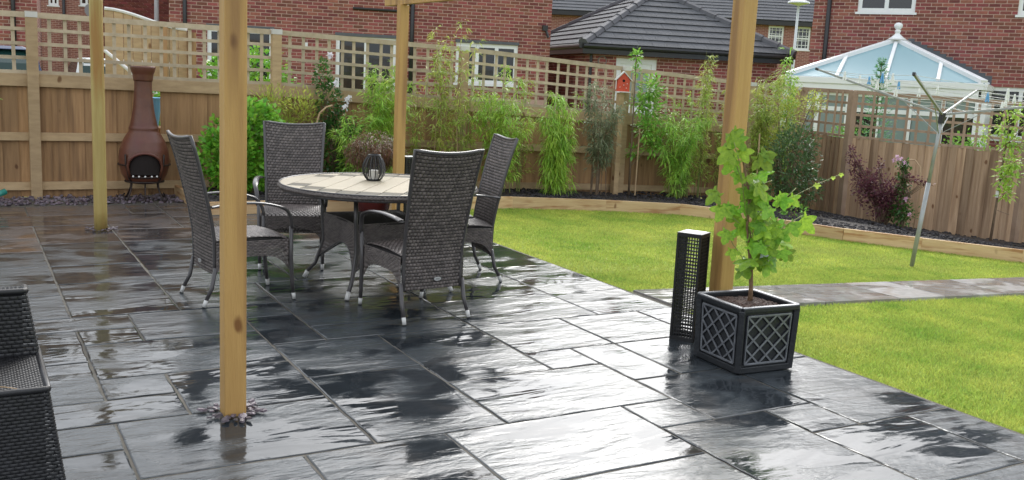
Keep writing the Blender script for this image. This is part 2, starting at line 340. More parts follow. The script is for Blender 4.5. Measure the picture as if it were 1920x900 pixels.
def slab_mesh(wd, ht, rr, th=.03, jag=.003, ins=.006):
    """flat stone with a softly chipped edge, centred at its own origin"""
    ring = []
    nx, ny = max(3, int(wd/.07)), max(3, int(ht/.07)); hw, hh = wd/2, ht/2
    for k in range(nx): ring.append((-hw+wd*k/nx, -hh))
    for k in range(ny): ring.append((hw, -hh+ht*k/ny))
    for k in range(nx): ring.append((hw-wd*k/nx, hh))
    for k in range(ny): ring.append((-hw, hh-ht*k/ny))
    n = len(ring); J = [(x+rr.uniform(-jag, jag), y+rr.uniform(-jag, jag)) for x, y in ring]
    V = [(x, y, -th) for x, y in J]+[(x, y, -.0028) for x, y in J]+[(x*(1-ins/hw), y*(1-ins/hh), rr.uniform(-.0010, .0002)) for x, y in J]
    F = [tuple(2*n+k for k in range(n))]+[(k, (k+1) % n, n+(k+1) % n, n+k) for k in range(n)]+[(n+k, n+(k+1) % n, 2*n+(k+1) % n, 2*n+k) for k in range(n)]
    b = MB(); b.add(V, F); return b
for a, b, c, d in rects:
    x0, x1 = GX+a*GS, GX+c*GS; y0, y1 = GY+b*GT, GY+d*GT; jt = .0062
    cx, cy = (x0+x1)/2, (y0+y1)/2
    far = cy > 6.4 and cx < 1.6
    o = slab_mesh(x1-x0-2*jt, y1-y0-2*jt, r2).obj('paving_slab', 'slate_brown' if far and r2.random() < .3 or cy > 8.6 and cx < 3 else 'slate_slab', pat, loc=(cx, cy, 0))
    o.rotation_euler = (R(r2.uniform(-.22, .22)), R(r2.uniform(-.22, .22)), 0); o.location.z = r2.uniform(-.0015, .0005)
# stepping path across the lawn
path = MB()
for k in range(14):
    xa, xb = 4.345+k*.6, 4.345+(k+1)*.6
    path.add([(xa, 5.17, gz(xa, 0)-.012), (xb, 5.17, gz(xb, 0)-.012), (xb, 5.77, gz(xb, 0)-.012), (xa, 5.77, gz(xa, 0)-.012)], [(0, 1, 2, 3)])
path = path.obj('path', 'mortar', kind='structure')
xx = 4.36
for L_ in (.85, .56, .86, .57, .86, .57, .87, .6, .8):
    b = slab_mesh(L_-.016, .60, r2, .04, .003, .003); cxx = xx+L_/2
    o = b.obj('paving_slab', 'path_slab', path, loc=(cxx, 5.47, gz(cxx, 0)+.002)); o.rotation_euler = (0, R(2.29), 0); xx += L_

# ---------------------------------------------------------------- lawn: one sheet to the horizon, with blades
V = []; F = []
xs = [-400, -60, -12, -6, 4.33, 4.35]+[4.35+.35*k for k in range(1, 28)]+[14.2, 20, 40, 120, 400]; ys = [-300, -40, -8, -4]+[-3+.5*k for k in range(0, 30)]+[14, 20, 40, 120, 500]
for y in ys:
    for x in xs:
        z = gz(x, y)-.03 if x >= 4.33 else -.25
        if x >= 14: z = -.42
        if x > 10.9: z -= .22
        V.append((x, y, z))
nx = len(xs)
for j in range(len(ys)-1):
    for i in range(nx-1): F.append((j*nx+i, j*nx+i+1, (j+1)*nx+i+1, (j+1)*nx+i))
# grass ground material
M = bpy.data.materials.new('lawn'); M.use_nodes = True; t = M.node_tree; p = t.nodes['Principled BSDF']; p.inputs['Roughness'].default_value = .8; p.inputs['Specular IOR Level'].default_value = .2
tc = nd(t, 'ShaderNodeTexCoord'); n1 = nd(t, 'ShaderNodeTexNoise'); n1.inputs['Scale'].default_value = 1.1; n1.inputs['Detail'].default_value = 8; n1.inputs['Roughness'].default_value = .7
t.links.new(tc.outputs['Object'], n1.inputs['Vector']); cr = nd(t, 'ShaderNodeValToRGB'); e = cr.color_ramp.elements; e[0].position = .34; e[0].color = (.12, .21, .016, 1); e[1].position = .66; e[1].color = (.34, .38, .04, 1)
t.links.new(n1.outputs['Fac'], cr.inputs[0]); t.links.new(cr.outputs[0], p.inputs['Base Color']); MATS['lawn'] = M
b = MB(); b.add(V, F); lawn = b.obj('lawn', 'lawn', kind='structure')
EDG = [(2.13, 11.58), (2.13, 10.09), (4.3, 10.13), (5.95, 10.47), (7.3, 10.37), (8.35, 10.12), (8.78, 9.6), (8.86, 8.8), (9.2, 8.08), (9.75, 7.4), (10.45, 6.6), (11.2, 5.7)]
def inbed(x, y):
    # True where the planting bed is (vectorised)
    lim = np.interp(x, [4.3, 5.95, 7.3, 8.35, 8.7], [10.13, 10.47, 10.37, 10.12, 9.8]); r = np.where(x < 8.7, y > lim, False)
    xl = np.interp(y, [5.7, 6.6, 7.4, 8.08, 8.8, 9.6, 10], [11.2, 10.45, 9.75, 9.2, 8.86, 8.78, 8.5]); return r | (x > xl)
def blades(n, xa, xb, ya, yb, h0, h1, wd, seed, name):
    g = np.random.default_rng(seed); x = g.uniform(xa, xb, n); y = g.uniform(ya, yb, n)
    k = ~inbed(x, y) & ~((y > 5.15) & (y < 5.79)); 
    # near the slab edge a few lean over
    x, y = x[k], y[k]; n = len(x); z = -.04*(x-4.35)-.03
    a = g.uniform(0, 2*pi, n); ln = g.uniform(.2, 1.0, n); h = g.uniform(h0, h1, n); b_ = g.uniform(0, 2*pi, n)
    tx, ty = np.cos(b_)*ln*h*.9, np.sin(b_)*ln*h*.9; sx, sy = np.cos(a)*wd/2, np.sin(a)*wd/2
    V = np.empty((n, 4, 3)); V[:, 0] = np.stack([x-sx, y-sy, z], 1); V[:, 1] = np.stack([x+sx, y+sy, z], 1)
    V[:, 2] = np.stack([x+tx*.5+sx*.8, y+ty*.5+sy*.8, z+h*.65], 1); V[:, 3] = np.stack([x+tx, y+ty, z+h*.95], 1)
    F = np.arange(4*n).reshape(n, 4); F = np.concatenate([F[:, [0, 1, 2]], F[:, [0, 2, 3]]])
    npmesh(name, V.reshape(-1, 3), F, 'grass_blade', kind='stuff')
# blade colour follows broad patches of the lawn
t = MATS['grass_blade'].node_tree
for n_ in t.nodes:
    if n_.type == 'TEX_NOISE' and abs(n_.inputs['Scale'].default_value-1) < .01: n_.inputs['Scale'].default_value = 1.9
    if n_.type == 'MIX' and abs(n_.inputs['B'].default_value[0]-.29) < .01: n_.inputs['A'].default_value = (.20, .34, .04, 1); n_.inputs['B'].default_value = (.52, .56, .10, 1)
blades(230000, 4.35, 8.2, 1.6, 6.5, .012, .032, .0042, 1, 'grass')
blades(200000, 4.35, 10.9, 5.2, 10.5, .014, .03, .006, 2, 'grass')

# ---------------------------------------------------------------- soil, chips, edging
bed = MB()
P1 = EDG[1:]; zt = lambda x, y: gz(x, y)+.085-.20*min(max((x-10)/3, 0), 1)
outer = [(2.13, 11.63), (4.3, 11.63), (5.95, 11.63), (7.3, 11.63), (8.6, 11.63), (11.7, 11.6), (11.6, 10.5), (12.0, 9.8), (12.6, 8.95), (13.3, 7.9), (14.2, 6.5)]
for k in range(len(P1)-1):
    a, b_, c, d = P1[k], P1[k+1], outer[k+1 if k < len(outer)-1 else k], outer[k]
    N = 5
    for u in range(N):
        f0, f1 = u/N, (u+1)/N
        def lp(p, q, f): return (p[0]+(q[0]-p[0])*f, p[1]+(q[1]-p[1])*f)
        q = [lp(a, d, f0), lp(b_, c, f0), lp(b_, c, f1), lp(a, d, f1)]
        bed.add([(x, y, zt(x, y)+.015*sin(3*x+5*f)) for (x, y), f in zip(q, (f0, f0, f1, f1))], [(0, 1, 2, 3)])
bed = bed.obj('soil', 'soil', kind='structure')
def chip_mesh(rr, s=1.0):
    V = []; n = 7
    for k in range(n):
        a = 2*pi*k/n+rr.uniform(-.3, .3); r_ = rr.uniform(.6, 1); V.append((cos(a)*r_, sin(a)*r_*.7, -.25))
    for k in range(n): V.append((V[k][0]*.75, V[k][1]*.75, .25+rr.uniform(-.08, .08)))
    F = [tuple(range(n-1, -1, -1)), tuple(range(n, 2*n))]+[(k, (k+1) % n, n+(k+1) % n, n+k) for k in range(n)]
    return V, F
CH = [chip_mesh(random.Random(k)) for k in range(8)]
def chips(name, pts, smin, smax, material, seed, **pr):
    rr = random.Random(seed); b = MB()
    for (x, y, z) in pts:
        V, F = rr.choice(CH); s = rr.uniform(smin, smax); M_ = Matrix.Rotation(rr.uniform(0, 6.3), 3, 'Z') @ Matrix.Rotation(rr.uniform(-.6, .6), 3, 'X')
        b.add([Vector((x, y, z+.2*s))+M_ @ (Vector(v)*s) for v in V], F)
    return b.obj(name, material, **pr)
pts = []
rr = random.Random(5)
for k in range(len(P1)-1):
    a, b_, c, d = P1[k], P1[k+1], outer[k+1], outer[k]
    for q in range(520):
        u, v = rr.random(), rr.random(); x = (a[0]*(1-u)+b_[0]*u)*(1-v)+(d[0]*(1-u)+c[0]*u)*v; y = (a[1]*(1-u)+b_[1]*u)*(1-v)+(d[1]*(1-u)+c[1]*u)*v
        pts.append((x, y, zt(x, y)+.015*sin(3*x)))
chips('slate_mulch', pts, .02, .042, 'dark_chip', 6, kind='stuff')
pts = [(rr.uniform(-3.5, 2.1), rr.uniform(10.98, 11.6), -.01+rr.uniform(0, .025)) for _ in range(1500)]
chips('pebbles', pts, .018, .038, 'slate_chip', 8, kind='stuff')
def post_ring(x, y, label, n=60, r0=.07, r1=.14):
    t_ = thing('slate_pebbles', label, 'pebbles', (x, y, 0), group='slate pebbles packed round the post feet')
    r_ = random.Random(int(x*100)); mm = []
    for V, F in CH[:5]:
        b = MB(); b.add(V, F); me = b.mesh('pebble'); me.materials.append(MATS['slate_chip']); mm.append(me)
    for k in range(n):
        a = r_.uniform(0, 2*pi); q = r_.uniform(r0, r1); s = r_.uniform(.016, .03)
        o = link('pebble', r_.choice(mm), t_); o.location = (cos(a)*q, sin(a)*q, .006+s*.3); o.scale = (s, s, s*.55); o.rotation_euler = (r_.uniform(-.3, .3), r_.uniform(-.3, .3), a)
    return t_
FP = (1.01, 4.21); RP = (1.06, 9.33); MP = (3.93, 9.32); BP = (4.03, 4.44)
post_ring(FP[0], FP[1], 'purple grey slate pebbles round the foot of the front square post')
post_ring(RP[0], RP[1], 'slate pebbles round the foot of the round yellowish post', 30)

edg = thing('timber_edging', 'pale sleeper edging holding back the planting bed around the lawn', 'edging')
seg = []
for k in range(len(EDG)-1):
    a, b_ = Vector(EDG[k]), Vector(EDG[k+1]); z0 = gz(*a); z1 = gz(*b_)
    d = (b_-a).normalized(); 
    MB().bar((a.x, a.y, z0+.04), (b_.x+d.x*.0, b_.y+d.y*.0, z1+.04), .045+.001*(k % 2), .165+.002*(k % 3)).obj('board', 'edging_wood', edg, bevel=.004)

# ---------------------------------------------------------------- back fence with trellis
def fence(label, posts, side, wood, tre, opts):
    """posts: (x, y, z_base, z_solid, z_top); boards run between; side=+1: rails on the camera side"""
    T = thing('timber_fence', label, 'fence')
    rr = random.Random(opts.get('seed', 1))
    for k in range(len(posts)-1):
        A, B = posts[k], posts[k+1]; a, b_ = Vector(A[:2]), Vector(B[:2]); L_ = (b_-a).length; d = (b_-a)/L_; nrm = Vector((d.y, -d.x))*side   # towards the camera
        def at(s, off=0): q = a+d*s+nrm*off; return q
        def zz(s, i): return A[i]+(B[i]-A[i])*s/L_
        s = .0; bw = opts['bw']
        while s < L_-.02:
            w_ = min(bw*rr.uniform(.93, 1.06), L_-s)
            q = a+d*(s+w_/2)
            if True:
                off = rr.uniform(-.002, .002); tilt = opts.get('tilt', .009)
                z0, z1 = zz(s, 2)+rr.uniform(-.01, .01), zz(s, 3)+opts.get('zoff', -.03)+rr.uniform(-.014, .014)*opts.get('uneven', 1)
                if any(g0 < q.x < g1 for g0, g1 in opts.get('gaps', [])): z1 = A[2]+.68
                p0, p1 = at(s, off-tilt), at(s+w_+.014, off+tilt)
                MB().prism([(p0.x, p0.y, z0), (p1.x, p1.y, z0), (p1.x, p1.y, z1+rr.uniform(-.004, .004)), (p0.x, p0.y, z1)], (-nrm.x*.012, -nrm.y*.012, 0)).obj('board', wood, T)
            s += w_
        for (f0, f1, off, th) in opts['rails']:       # heights as offset from base / solid line
            p, q = at(.0, off), at(L_, off)
            z0 = A[2]+f0 if f0 >= 0 and f0 < 5 else A[3]+(f0+0 if f0 < 0 else 0); z1 = B[2]+f0 if f0 >= 0 else B[3]+f0
            MB().bar((p.x, p.y, z0), (q.x, q.y, z1), th, f1).obj('rail', opts['railmat'], T)
        # trellis
        n = max(2, int(L_/.158)); ho = opts['hoff']; vo = opts['voff']
        for i in range(1, n):
            s = L_*i/n; p = at(s, vo); MB().box((-.018, -.007, zz(s, 3)), (.018, .007, zz(s, 4)-.0)).obj('trellis_slat', tre, T, loc=(p.x, p.y, 0), rot=(R(rr.uniform(-.3, .3)), R(rr.uniform(-.6, .6)), math.atan2(d.y, d.x)))
        for i in range(0, 5):
            f = i/4; p, q = at(.02, ho), at(L_-.02, ho); f_ = .03+f*.97
            z0 = A[3]+(A[4]-A[3])*f_; z1 = B[3]+(B[4]-B[3])*f_
            hh, th = (.058, .034) if i == 4 else (.036, .016)
            if i == 0 and opts.get('nolow'): continue
            MB().bar((p.x, p.y, z0), (q.x, q.y, z1), th, hh).obj('trellis_slat', tre, T)
    for (x, y, zb, zs, ztp) in posts:
        d = (Vector(posts[1][:2])-Vector(posts[0][:2])).normalized(); nrm = Vector((d.y, -d.x))*side; po = opts['poff']
        o = MB().box((-.055, -.05, zb-.1), (.055, .05, ztp+.02)).obj('post', opts['postmat'], T, bevel=.006, loc=(x+nrm.x*po, y+nrm.y*po, 0), rot=(0, 0, math.atan2(d.y, d.x)))
        if opts.get('caps'): MB().box((-.059, -.054, ztp-.025), (.059, .054, ztp+.034)).obj('post_cap', 'post_cap', T, loc=(x+nrm.x*po, y+nrm.y*po, 0), rot=(0, 0, math.atan2(d.y, d.x)))
    return T
bp = [(-1.9, 11.6, .0, 1.32, 1.93), (.68, 11.6, 0, 1.32, 1.93), (3.27, 11.6, .0, 1.30, 1.915), (5.74, 11.6, -.05, 1.19, 1.855), (8.34, 11.6, -.12, 1.06, 1.72), (10.75, 11.6, -.22, .95, 1.59), (11.8, 11.6, -.35, .90, 1.56)]
fence('weathered close board fence topped with square trellis behind the bamboo', bp, 1, 'fence_wood', 'trellis_wood',
      dict(bw=.165, gaps=[(1.76, 1.90)], rails=[(-.065, .13, .03, .034), (.66, .085, .03, .034), (.13, .085, .03, .034)], railmat='fence_wood_pale', hoff=.03, voff=.014, poff=.055, postmat='fence_wood_pale', caps=True, seed=4, uneven=.2, zoff=-.0))
rp = [(11.8, 11.52, -.45, .88, 1.56), (11.6, 10.3, -.45, .87, 1.55), (12.95, 8.35, -.5, .81, 1.50), (14.3, 6.4, -.5, .79, 1.48), (15.6, 4.4, -.5, .78, 1.47)]
fence('brown feather edge fence with dark trellis top behind the purple shrub', rp, 1, 'fence_grey', 'trellis_dark',
      dict(bw=.107, tilt=.010, rails=[(-.12, .06, -.045, .04)], railmat='fence_grey', hoff=-.012, voff=.012, poff=-.02, postmat='trellis_dark', seed=9, uneven=1.2, zoff=.0))

# ---------------------------------------------------------------- pergola
T = thing('pergola', 'open timber pergola of three square posts, a round post and a top beam', 'pergola')
for (x, y), s in ((FP, .048), (MP, .048), (BP, .052)):
    zt_ = 2.215
    o = MB().box((-s, -s, 0), (s, s, zt_)).obj('post', 'post_wood', T, bevel=.006, loc=(x, y, -.02))
prof = [(.056, z) for z in np.linspace(0, 2.215, 12)]
MB().lathe([(r_*(1+.01*sin(7*z)), z) for r_, z in prof], 20).obj('round_post', 'round_post_wood', T, smooth=True, loc=(RP[0], RP[1], -.02))
MB().box((-.025, -5.35, 0), (.025, .42, .15)).obj('beam', 'post_wood', T, bevel=.004, loc=(MP[0], MP[1], 2.197), rot=(0, 0, .0205))
MB().box((-.025, -5.6, 0), (.025, .42, .15)).obj('beam', 'post_wood', T, bevel=.004, loc=(RP[0], RP[1], 2.197))

# ---------------------------------------------------------------- woven cane surfaces
def weave(S, nu, nv, amp, two=True, kx=5, ky=3, dark=True, gap=.06):
    """S(u, v) -> (point, normal); brick-bonded pillows of cane over a dark backing. Returns (V, F quads)"""
    V = []; F = []
    sides = (1, -1) if two else (1,)
    for sd_ in sides:
        for j in range(nv):
            off = .5 if j % 2 else 0
            for i in range(-1 if off else 0, nu):
                u0 = (i+off)/nu; u1 = (i+1+off)/nu; u0 = max(0, u0); u1 = min(1, u1)
                if u1-u0 < 1e-6: continue
                v0 = (j+gap)/nv; v1 = (j+1-gap)/nv; o = len(V)
                for b in range(ky):
                    fb = b/(ky-1)
                    for a in range(kx):
                        fa = a/(kx-1); P, N = S(u0+(u1-u0)*fa, v0+(v1-v0)*fb)
                        h = (1.25*sin(pi*fa)-.25)*(1 if 0 < b < ky-1 else .35)
                        V.append(P+N*(amp*h*sd_))
                for b in range(ky-1):
                    for a in range(kx-1):
                        q = (o+b*kx+a, o+b*kx+a+1, o+(b+1)*kx+a+1, o+(b+1)*kx+a); F.append(q if sd_ > 0 else q[::-1])
    return V, F
def weave_obj(name, S, nu, nv, amp, parent, material='wicker', two=True, **kw):
    V, F = weave(S, nu, nv, amp, two, **kw)
    return npmesh(name, np.array([tuple(v) for v in V]), F, material, parent, smooth=True)
def sheet(S, nu, nv, name, material, parent):
    V = []; F = []
    for j in range(nv+1):
        for i in range(nu+1): V.append(tuple(S(i/nu, j/nv)[0]))
    for j in range(nv):
        for i in range(nu): a = j*(nu+1)+i; F.append((a, a+1, a+nu+2, a+nu+1))
    return npmesh(name, np.array(V), F, material, parent)
def surf(fn):
    def S(u, v):
        e = 1e-3; P = Vector(fn(u, v)); a = Vector(fn(u+e, v))-P; b = Vector(fn(u, v+e))-P; return P, a.cross(b).normalized()
    return S

def make_chair(label, loc, rz, group, badge=True):
    T = thing('garden_chair', label, 'chair', loc, rz, group)     # faces +Y
    def wid(v): return .205+.034*v**1.5                             # half width of the back at height fraction v
    def back(u, v):
        x = (2*u-1)*wid(v); z = .20+.865*v+.022*(2*u-1)**2*v**3
        y = -.235-.015*v-.20*max(0, v-.25)**1.3 - .022*(1-(2*u-1)**2)*(.4+.6*v) - .02*max(0, v-.85)*6*.3
        return (x, y, z)
    B = surf(back)
    weave_obj('backrest', B, 17, 40, .009, T, gap=.10)
    sheet(B, 10, 16, 'backrest_core', 'wicker_back', T)
    # wrapped edge round the back
    edge = [back(0, v) for v in np.linspace(0, 1, 12)]+[back(u, 1) for u in np.linspace(.08, .92, 9)]+[back(1, v) for v in np.linspace(1, 0, 12)]
    MB().tube(edge, .012, 8).obj('back_frame', 'chair_tube', T, smooth=True)
    def seat(u, v): return ((2*u-1)*.225, -.235+.50*v, .425+.014*sin(pi*v)-.02*max(0, v-.85)*6*v+.008*sin(pi*u))
    weave_obj('seat', surf(seat), 15, 24, .008, T, two=False)
    MB().box((-.218, -.23, .375), (.218, .255, .421)).obj('seat_frame', 'wicker_back', T)
    def archz(u): return .205+.105*(1-(2*u-1)**4) if True else 0
    for sx in (-1, 1):
        def side(u, v, sx=sx): b = archz(u); return (sx*(.228), -.235+.49*u, b+(.415-b)*v)
        weave_obj('side_panel', surf(side), 15, 10, .008, T)
    def front(u, v): b = .22+.10*(1-(2*u-1)**4); return ((2*u-1)*.228, .262, b+(.415-b)*v)
    weave_obj('front_panel', surf(front), 14, 10, .008, T)
    for sx in (-1, 1):
        # rear leg, front leg running up into the arm
        for pts in ([(sx*.222, -.235, .25), (sx*.226, -.262, .12), (sx*.232, -.30, .045)], ):
            l = MB().tube(pts, [.014, .0135, .012], 10).obj('leg', 'chair_tube', T, smooth=True)
            MB().tube([(sx*.232, -.30, .048), (sx*.2345, -.315, .006)], [.0135, .0125], 10).obj('foot_cap', 'foot_cap', l, smooth=True)
            MB().tube([(sx*.2345, -.315, .007), (sx*.235, -.3165, .0)], .0115, 10).obj('foot_pad', 'rubber', l)
        l = MB().tube([(sx*.245, .262, .50), (sx*.24, .262, .3), (sx*.236, .275, .12), (sx*.234, .285, .045)], [.014, .0145, .0135, .012], 10).obj('leg', 'chair_tube', T, smooth=True)
        MB().tube([(sx*.234, .285, .048), (sx*.234, .29, .006)], [.0135, .0125], 10).obj('foot_cap', 'foot_cap', l, smooth=True)
        MB().tube([(sx*.234, .29, .007), (sx*.234, .2905, 0)], .0115, 10).obj('foot_pad', 'rubber', l)
        # arm: flat bowed rail, down-curved at the front
        path_ = arc((sx*.25, -.27, .645), (sx*.285, .02, .70), (sx*.272, .20, .625), 8)+arc((sx*.272, .20, .625), (sx*.258, .262, .59), (sx*.247, .262, .49), 5)[1:]
        b = MB(); n = len(path_)
        for i in range(n-1):
            pass
        V = []; F = []
        for i, p_ in enumerate(path_):
            t_ = (path_[min(i+1, n-1)]-path_[max(i-1, 0)]).normalized(); sdv = Vector((1, 0, 0)); up = sdv.cross(t_).normalized()
            hw, hh = (.024, .009) if i < 8 else (.017, .011)
            for k in range(8):
                a = 2*pi*k/8; V.append(p_+sdv*cos(a)*hw+up*sin(a)*hh)
        for i in range(n-1):
            for k in range(8): F.append((i*8+k, i*8+(k+1) % 8, (i+1)*8+(k+1) % 8, (i+1)*8+k))
        F += [tuple(range(8)), tuple((n-1)*8+k for k in range(8))]
        b.add(V, F).obj('armrest', 'chair_tube', T, smooth=True)
        MB().tube([(sx*.228, .23, .30), (sx*.232, .1, .285)], .006, 6).obj('bolt', 'steel', T) if False else None
    # oval maker's badge low on the outside of the back
    pr = [(.026*cos(a), 0, .0125*sin(a)) for a in np.linspace(0, 2*pi, 20, endpoint=False)]
    bd = MB().prism(pr, (0, -.004, 0)).obj('badge', 'badge', T, loc=(.018, -.2705, .268))
    MB().box((-.014, -.0052, -.0035), (.014, -.0042, -.001)).box((-.012, -.0052, .001), (.012, -.0042, .0035)).obj('badge_lettering', 'alarm_grey', bd)
    return T
GRP = 'woven high back chairs round the garden table'
# seat positions measured on the slabs
c0 = make_chair('woven chair with its back to us and an oval badge low on it', (2.525, 5.69, 0), R(6), GRP)
dup(c0, (1.585, 6.43, 0), R(-84), 'woven chair seen side on between the square post and the round yellowish post', GRP)
dup(c0, (3.24, 6.58, 0), R(82), 'woven chair turned side on at the lawn edge of the patio', GRP)
dup(c0, (2.245, 7.43, 0), R(162), 'woven chair facing us beside the bright green shrub', GRP)

# ---------------------------------------------------------------- table
TX, TY = 2.595, 6.50
T = thing('garden_table', 'round garden table with pale plank top, dark inlaid tiles and woven skirt', 'table', (TX, TY, 0), R(3))
Rt = .71
import itertools
def clip_circle(x0, x1, y0, y1, rad, n=10):
    """rectangle x0..x1, y0..y1 cut by the circle"""
    poly = [(x0, y0), (x1, y0), (x1, y1), (x0, y1)]
    K = 48
    for k in range(K):
        a = 2*pi*k/K; nx_, ny_ = cos(a), sin(a); out = []
        for i in range(len(poly)):
            p_, q_ = poly[i], poly[(i+1) % len(poly)]; dp = p_[0]*nx_+p_[1]*ny_-rad; dq = q_[0]*nx_+q_[1]*ny_-rad
            if dp <= 0: out.append(p_)
            if (dp < 0 < dq) or (dq < 0 < dp): f = dp/(dp-dq); out.append((p_[0]+(q_[0]-p_[0])*f, p_[1]+(q_[1]-p_[1])*f))
        poly = out
        if len(poly) < 3: return None
    return poly
pw = 2*(Rt-.016)/10
for k in range(10):
    x0 = -Rt+.016+k*pw; x1 = x0+pw-.006; xm = (x0+x1)/2; ye = math.sqrt(max(0, (Rt-.020)**2-max(x0**2, x1**2)))
    a_ = ye-.185
    for (ya, yb, mt, nm, dz) in (((-a_, a_, 'table_plank', 'plank', 0), (-ye+.035, -a_-.004, 'table_inlay', 'inlay_tile', -.001), (a_+.004, ye-.035, 'table_inlay', 'inlay_tile', -.001)) if a_ > .06 else ((-1, 1, 'table_plank', 'plank', 0),)):
        pl = clip_circle(x0, x1, ya, yb, Rt-.017)
        if pl: MB().prism([(x, y, .722+dz) for x, y in pl], (0, 0, .016)).obj(nm, mt, T, bevel=.0015, rot=(0, 0, R(-38)))
    for s in (-1, 1):
        pl = clip_circle(x0, x1, *((ye-.031, 1) if s > 0 else (-1, -ye+.031)), Rt-.017) if a_ > .06 else None
        if pl: MB().prism([(x, y, .721) for x, y in pl], (0, 0, .016)).obj('plank', 'table_plank', T, rot=(0, 0, R(-38)))
MB().lathe([(Rt-.022, .700), (Rt-.022, .7195), (.01, .7196)], 48).obj('tabletop_core', 'wicker_back', T)
def rimf(u, v): a = 2*pi*u; r_ = Rt-.012-.018*cos(pi*v*1.15); return (cos(a)*(Rt-.018+.018*sin(pi*v)), sin(a)*(Rt-.018+.018*sin(pi*v)), .703+.036*v-.002)
weave_obj('rim', surf(rimf), 150, 3, .005, T, kx=4)
MB().tube([(cos(a)*(Rt-.012), sin(a)*(Rt-.012), .7365) for a in np.linspace(0, 2*pi, 64, endpoint=False)], .007, 8, closed=True).obj('rim_bead', 'chair_tube', T, smooth=True)
MB().tube([(cos(a)*(Rt-.018), sin(a)*(Rt-.018), .702) for a in np.linspace(0, 2*pi, 64, endpoint=False)], .010, 8, closed=True).obj('rim_bead', 'chair_tube', T, smooth=True)
corners = [(-1, -1), (1, -1), (1, 1), (-1, 1)]
for sx, sy in corners:
    P_ = [(sx*.315, sy*.315, .70), (sx*.305, sy*.305, .50), (sx*.295, sy*.295, .30), (sx*.34, sy*.34, .12), (sx*.385, sy*.385, .05)]
    l = MB().tube(P_, .0145, 10).obj('leg', 'chair_tube', T, smooth=True)
    MB().tube([(sx*.383, sy*.383, .055), (sx*.402, sy*.402, .005)], .016, 10).obj('foot_cap', 'foot_cap', l, smooth=True)
def legx(z): return np.interp(z, [.12, .30, .50, .70], [.335, .295, .305, .315])
for k in range(4):
    (ax, ay), (bx_, by_) = corners[k], corners[(k+1) % 4]
    def skirt(u, v, ax=ax, ay=ay, bx_=bx_, by_=by_):
        b = .17+.16*(1-(2*u-1)**2); z = b+(.50-b)*v; q = legx(z); f = u
        return ((ax+(bx_-ax)*f)*q*(1-.10*(1-(2*u-1)**2)), (ay+(by_-ay)*f)*q*(1-.10*(1-(2*u-1)**2)), z)
    weave_obj('skirt_panel', surf(skirt), 20, 22, .007, T)
    MB().tube([skirt(u, 0) for u in np.linspace(0, 1, 12)], .008, 6).obj('skirt_trim', 'chair_tube', T, smooth=True)
MB().box((-.28, -.28, .484), (.28, .28, .496)).obj('shelf', 'wicker_back', T)

# ---------------------------------------------------------------- lantern on the table
T = thing('lantern', 'black wire globe lantern with a candle on the round table', 'lantern', (2.63, 6.70, .738))
pr = [(.044, .0), (.062, .02), (.078, .05), (.085, .085), (.080, .12), (.064, .155), (.046, .178), (.040, .185)]
for k in range(14):
    a = 2*pi*k/14
    MB().tube([(cos(a)*r_, sin(a)*r_, z) for r_, z in pr], .0035, 6).obj('rib', 'lantern_metal', T)
for k in range(1, 22):
    z = .185*k/22; r_ = np.interp(z, [q[1] for q in pr], [q[0] for q in pr])
    MB().tube([(cos(a)*r_, sin(a)*r_, z) for a in np.linspace(-1.4, 2.6, 16)], .0024, 5).obj('wire', 'lantern_metal', T)
MB().lathe([(.044, 0), (.05, .006), (.044, .012)], 20).obj('base', 'lantern_metal', T)
MB().tube([(cos(a)*.043, sin(a)*.043, .186) for a in np.linspace(0, 2*pi, 20, endpoint=False)], .007, 6, closed=True).obj('top_ring', 'lantern_metal', T)
MB().lathe([(.033, .013), (.033, .075), (.028, .078)], 18).obj('candle', 'candle', T, smooth=False)
MB().tube([(0, 0, .078), (.001, 0, .09)], .0015, 5).obj('wick', 'lantern_metal', T)

# ---------------------------------------------------------------- rattan light towers
def tower(label, loc, rz, s=.070, h=.665):
    T = thing('rattan_light', label, 'garden light', loc, rz, 'black lattice light towers')
    for sx, sy in corners:
        MB().box((sx*s-.007, sy*s-.007, 0), (sx*s+.007, sy*s+.007, h)).obj('upright', 'wicker_black', T)
    nh = 30
    for k in range(4):
        (ax, ay), (bx_, by_) = corners[k], corners[(k+1) % 4]
        b = MB(); nv_ = 8
        for i in range(1, nv_):
            f = i/nv_; x = ax+(bx_-ax)*f; y = ay+(by_-ay)*f
            b.box((x*s-.0028, y*s-.0028, .01), (x*s+.0028, y*s+.0028, h-.01))
        for j in range(nh):
            z = .02+(h-.04)*j/(nh-1); zz_ = .0025
            p_ = (ax*s*.99, ay*s*.99, z); q_ = (bx_*s*.99, by_*s*.99, z); b.bar(p_, q_, .0045, .0066)
        b.obj('lattice', 'wicker_black', T)
        for z in (.008, h-.012): MB().bar((ax*s, ay*s, z), (bx_*s, by_*s, z), .016, .024).obj('edge_band', 'wicker_black', T)
    MB().box((-s+.008, -s+.008, h-.012), (s-.008, s-.008, h+.002)).obj('lit_top_panel', 'upvc', T)  # white colour stands in for light reflected off the tower top
    return T
t1 = tower('black lattice light tower beside the lattice planter', (3.855, 4.525, 0), R(29))
dup(t1, (4.06, 9.36, 0), R(5), 'black lattice light tower mostly hidden at the foot of the middle post')

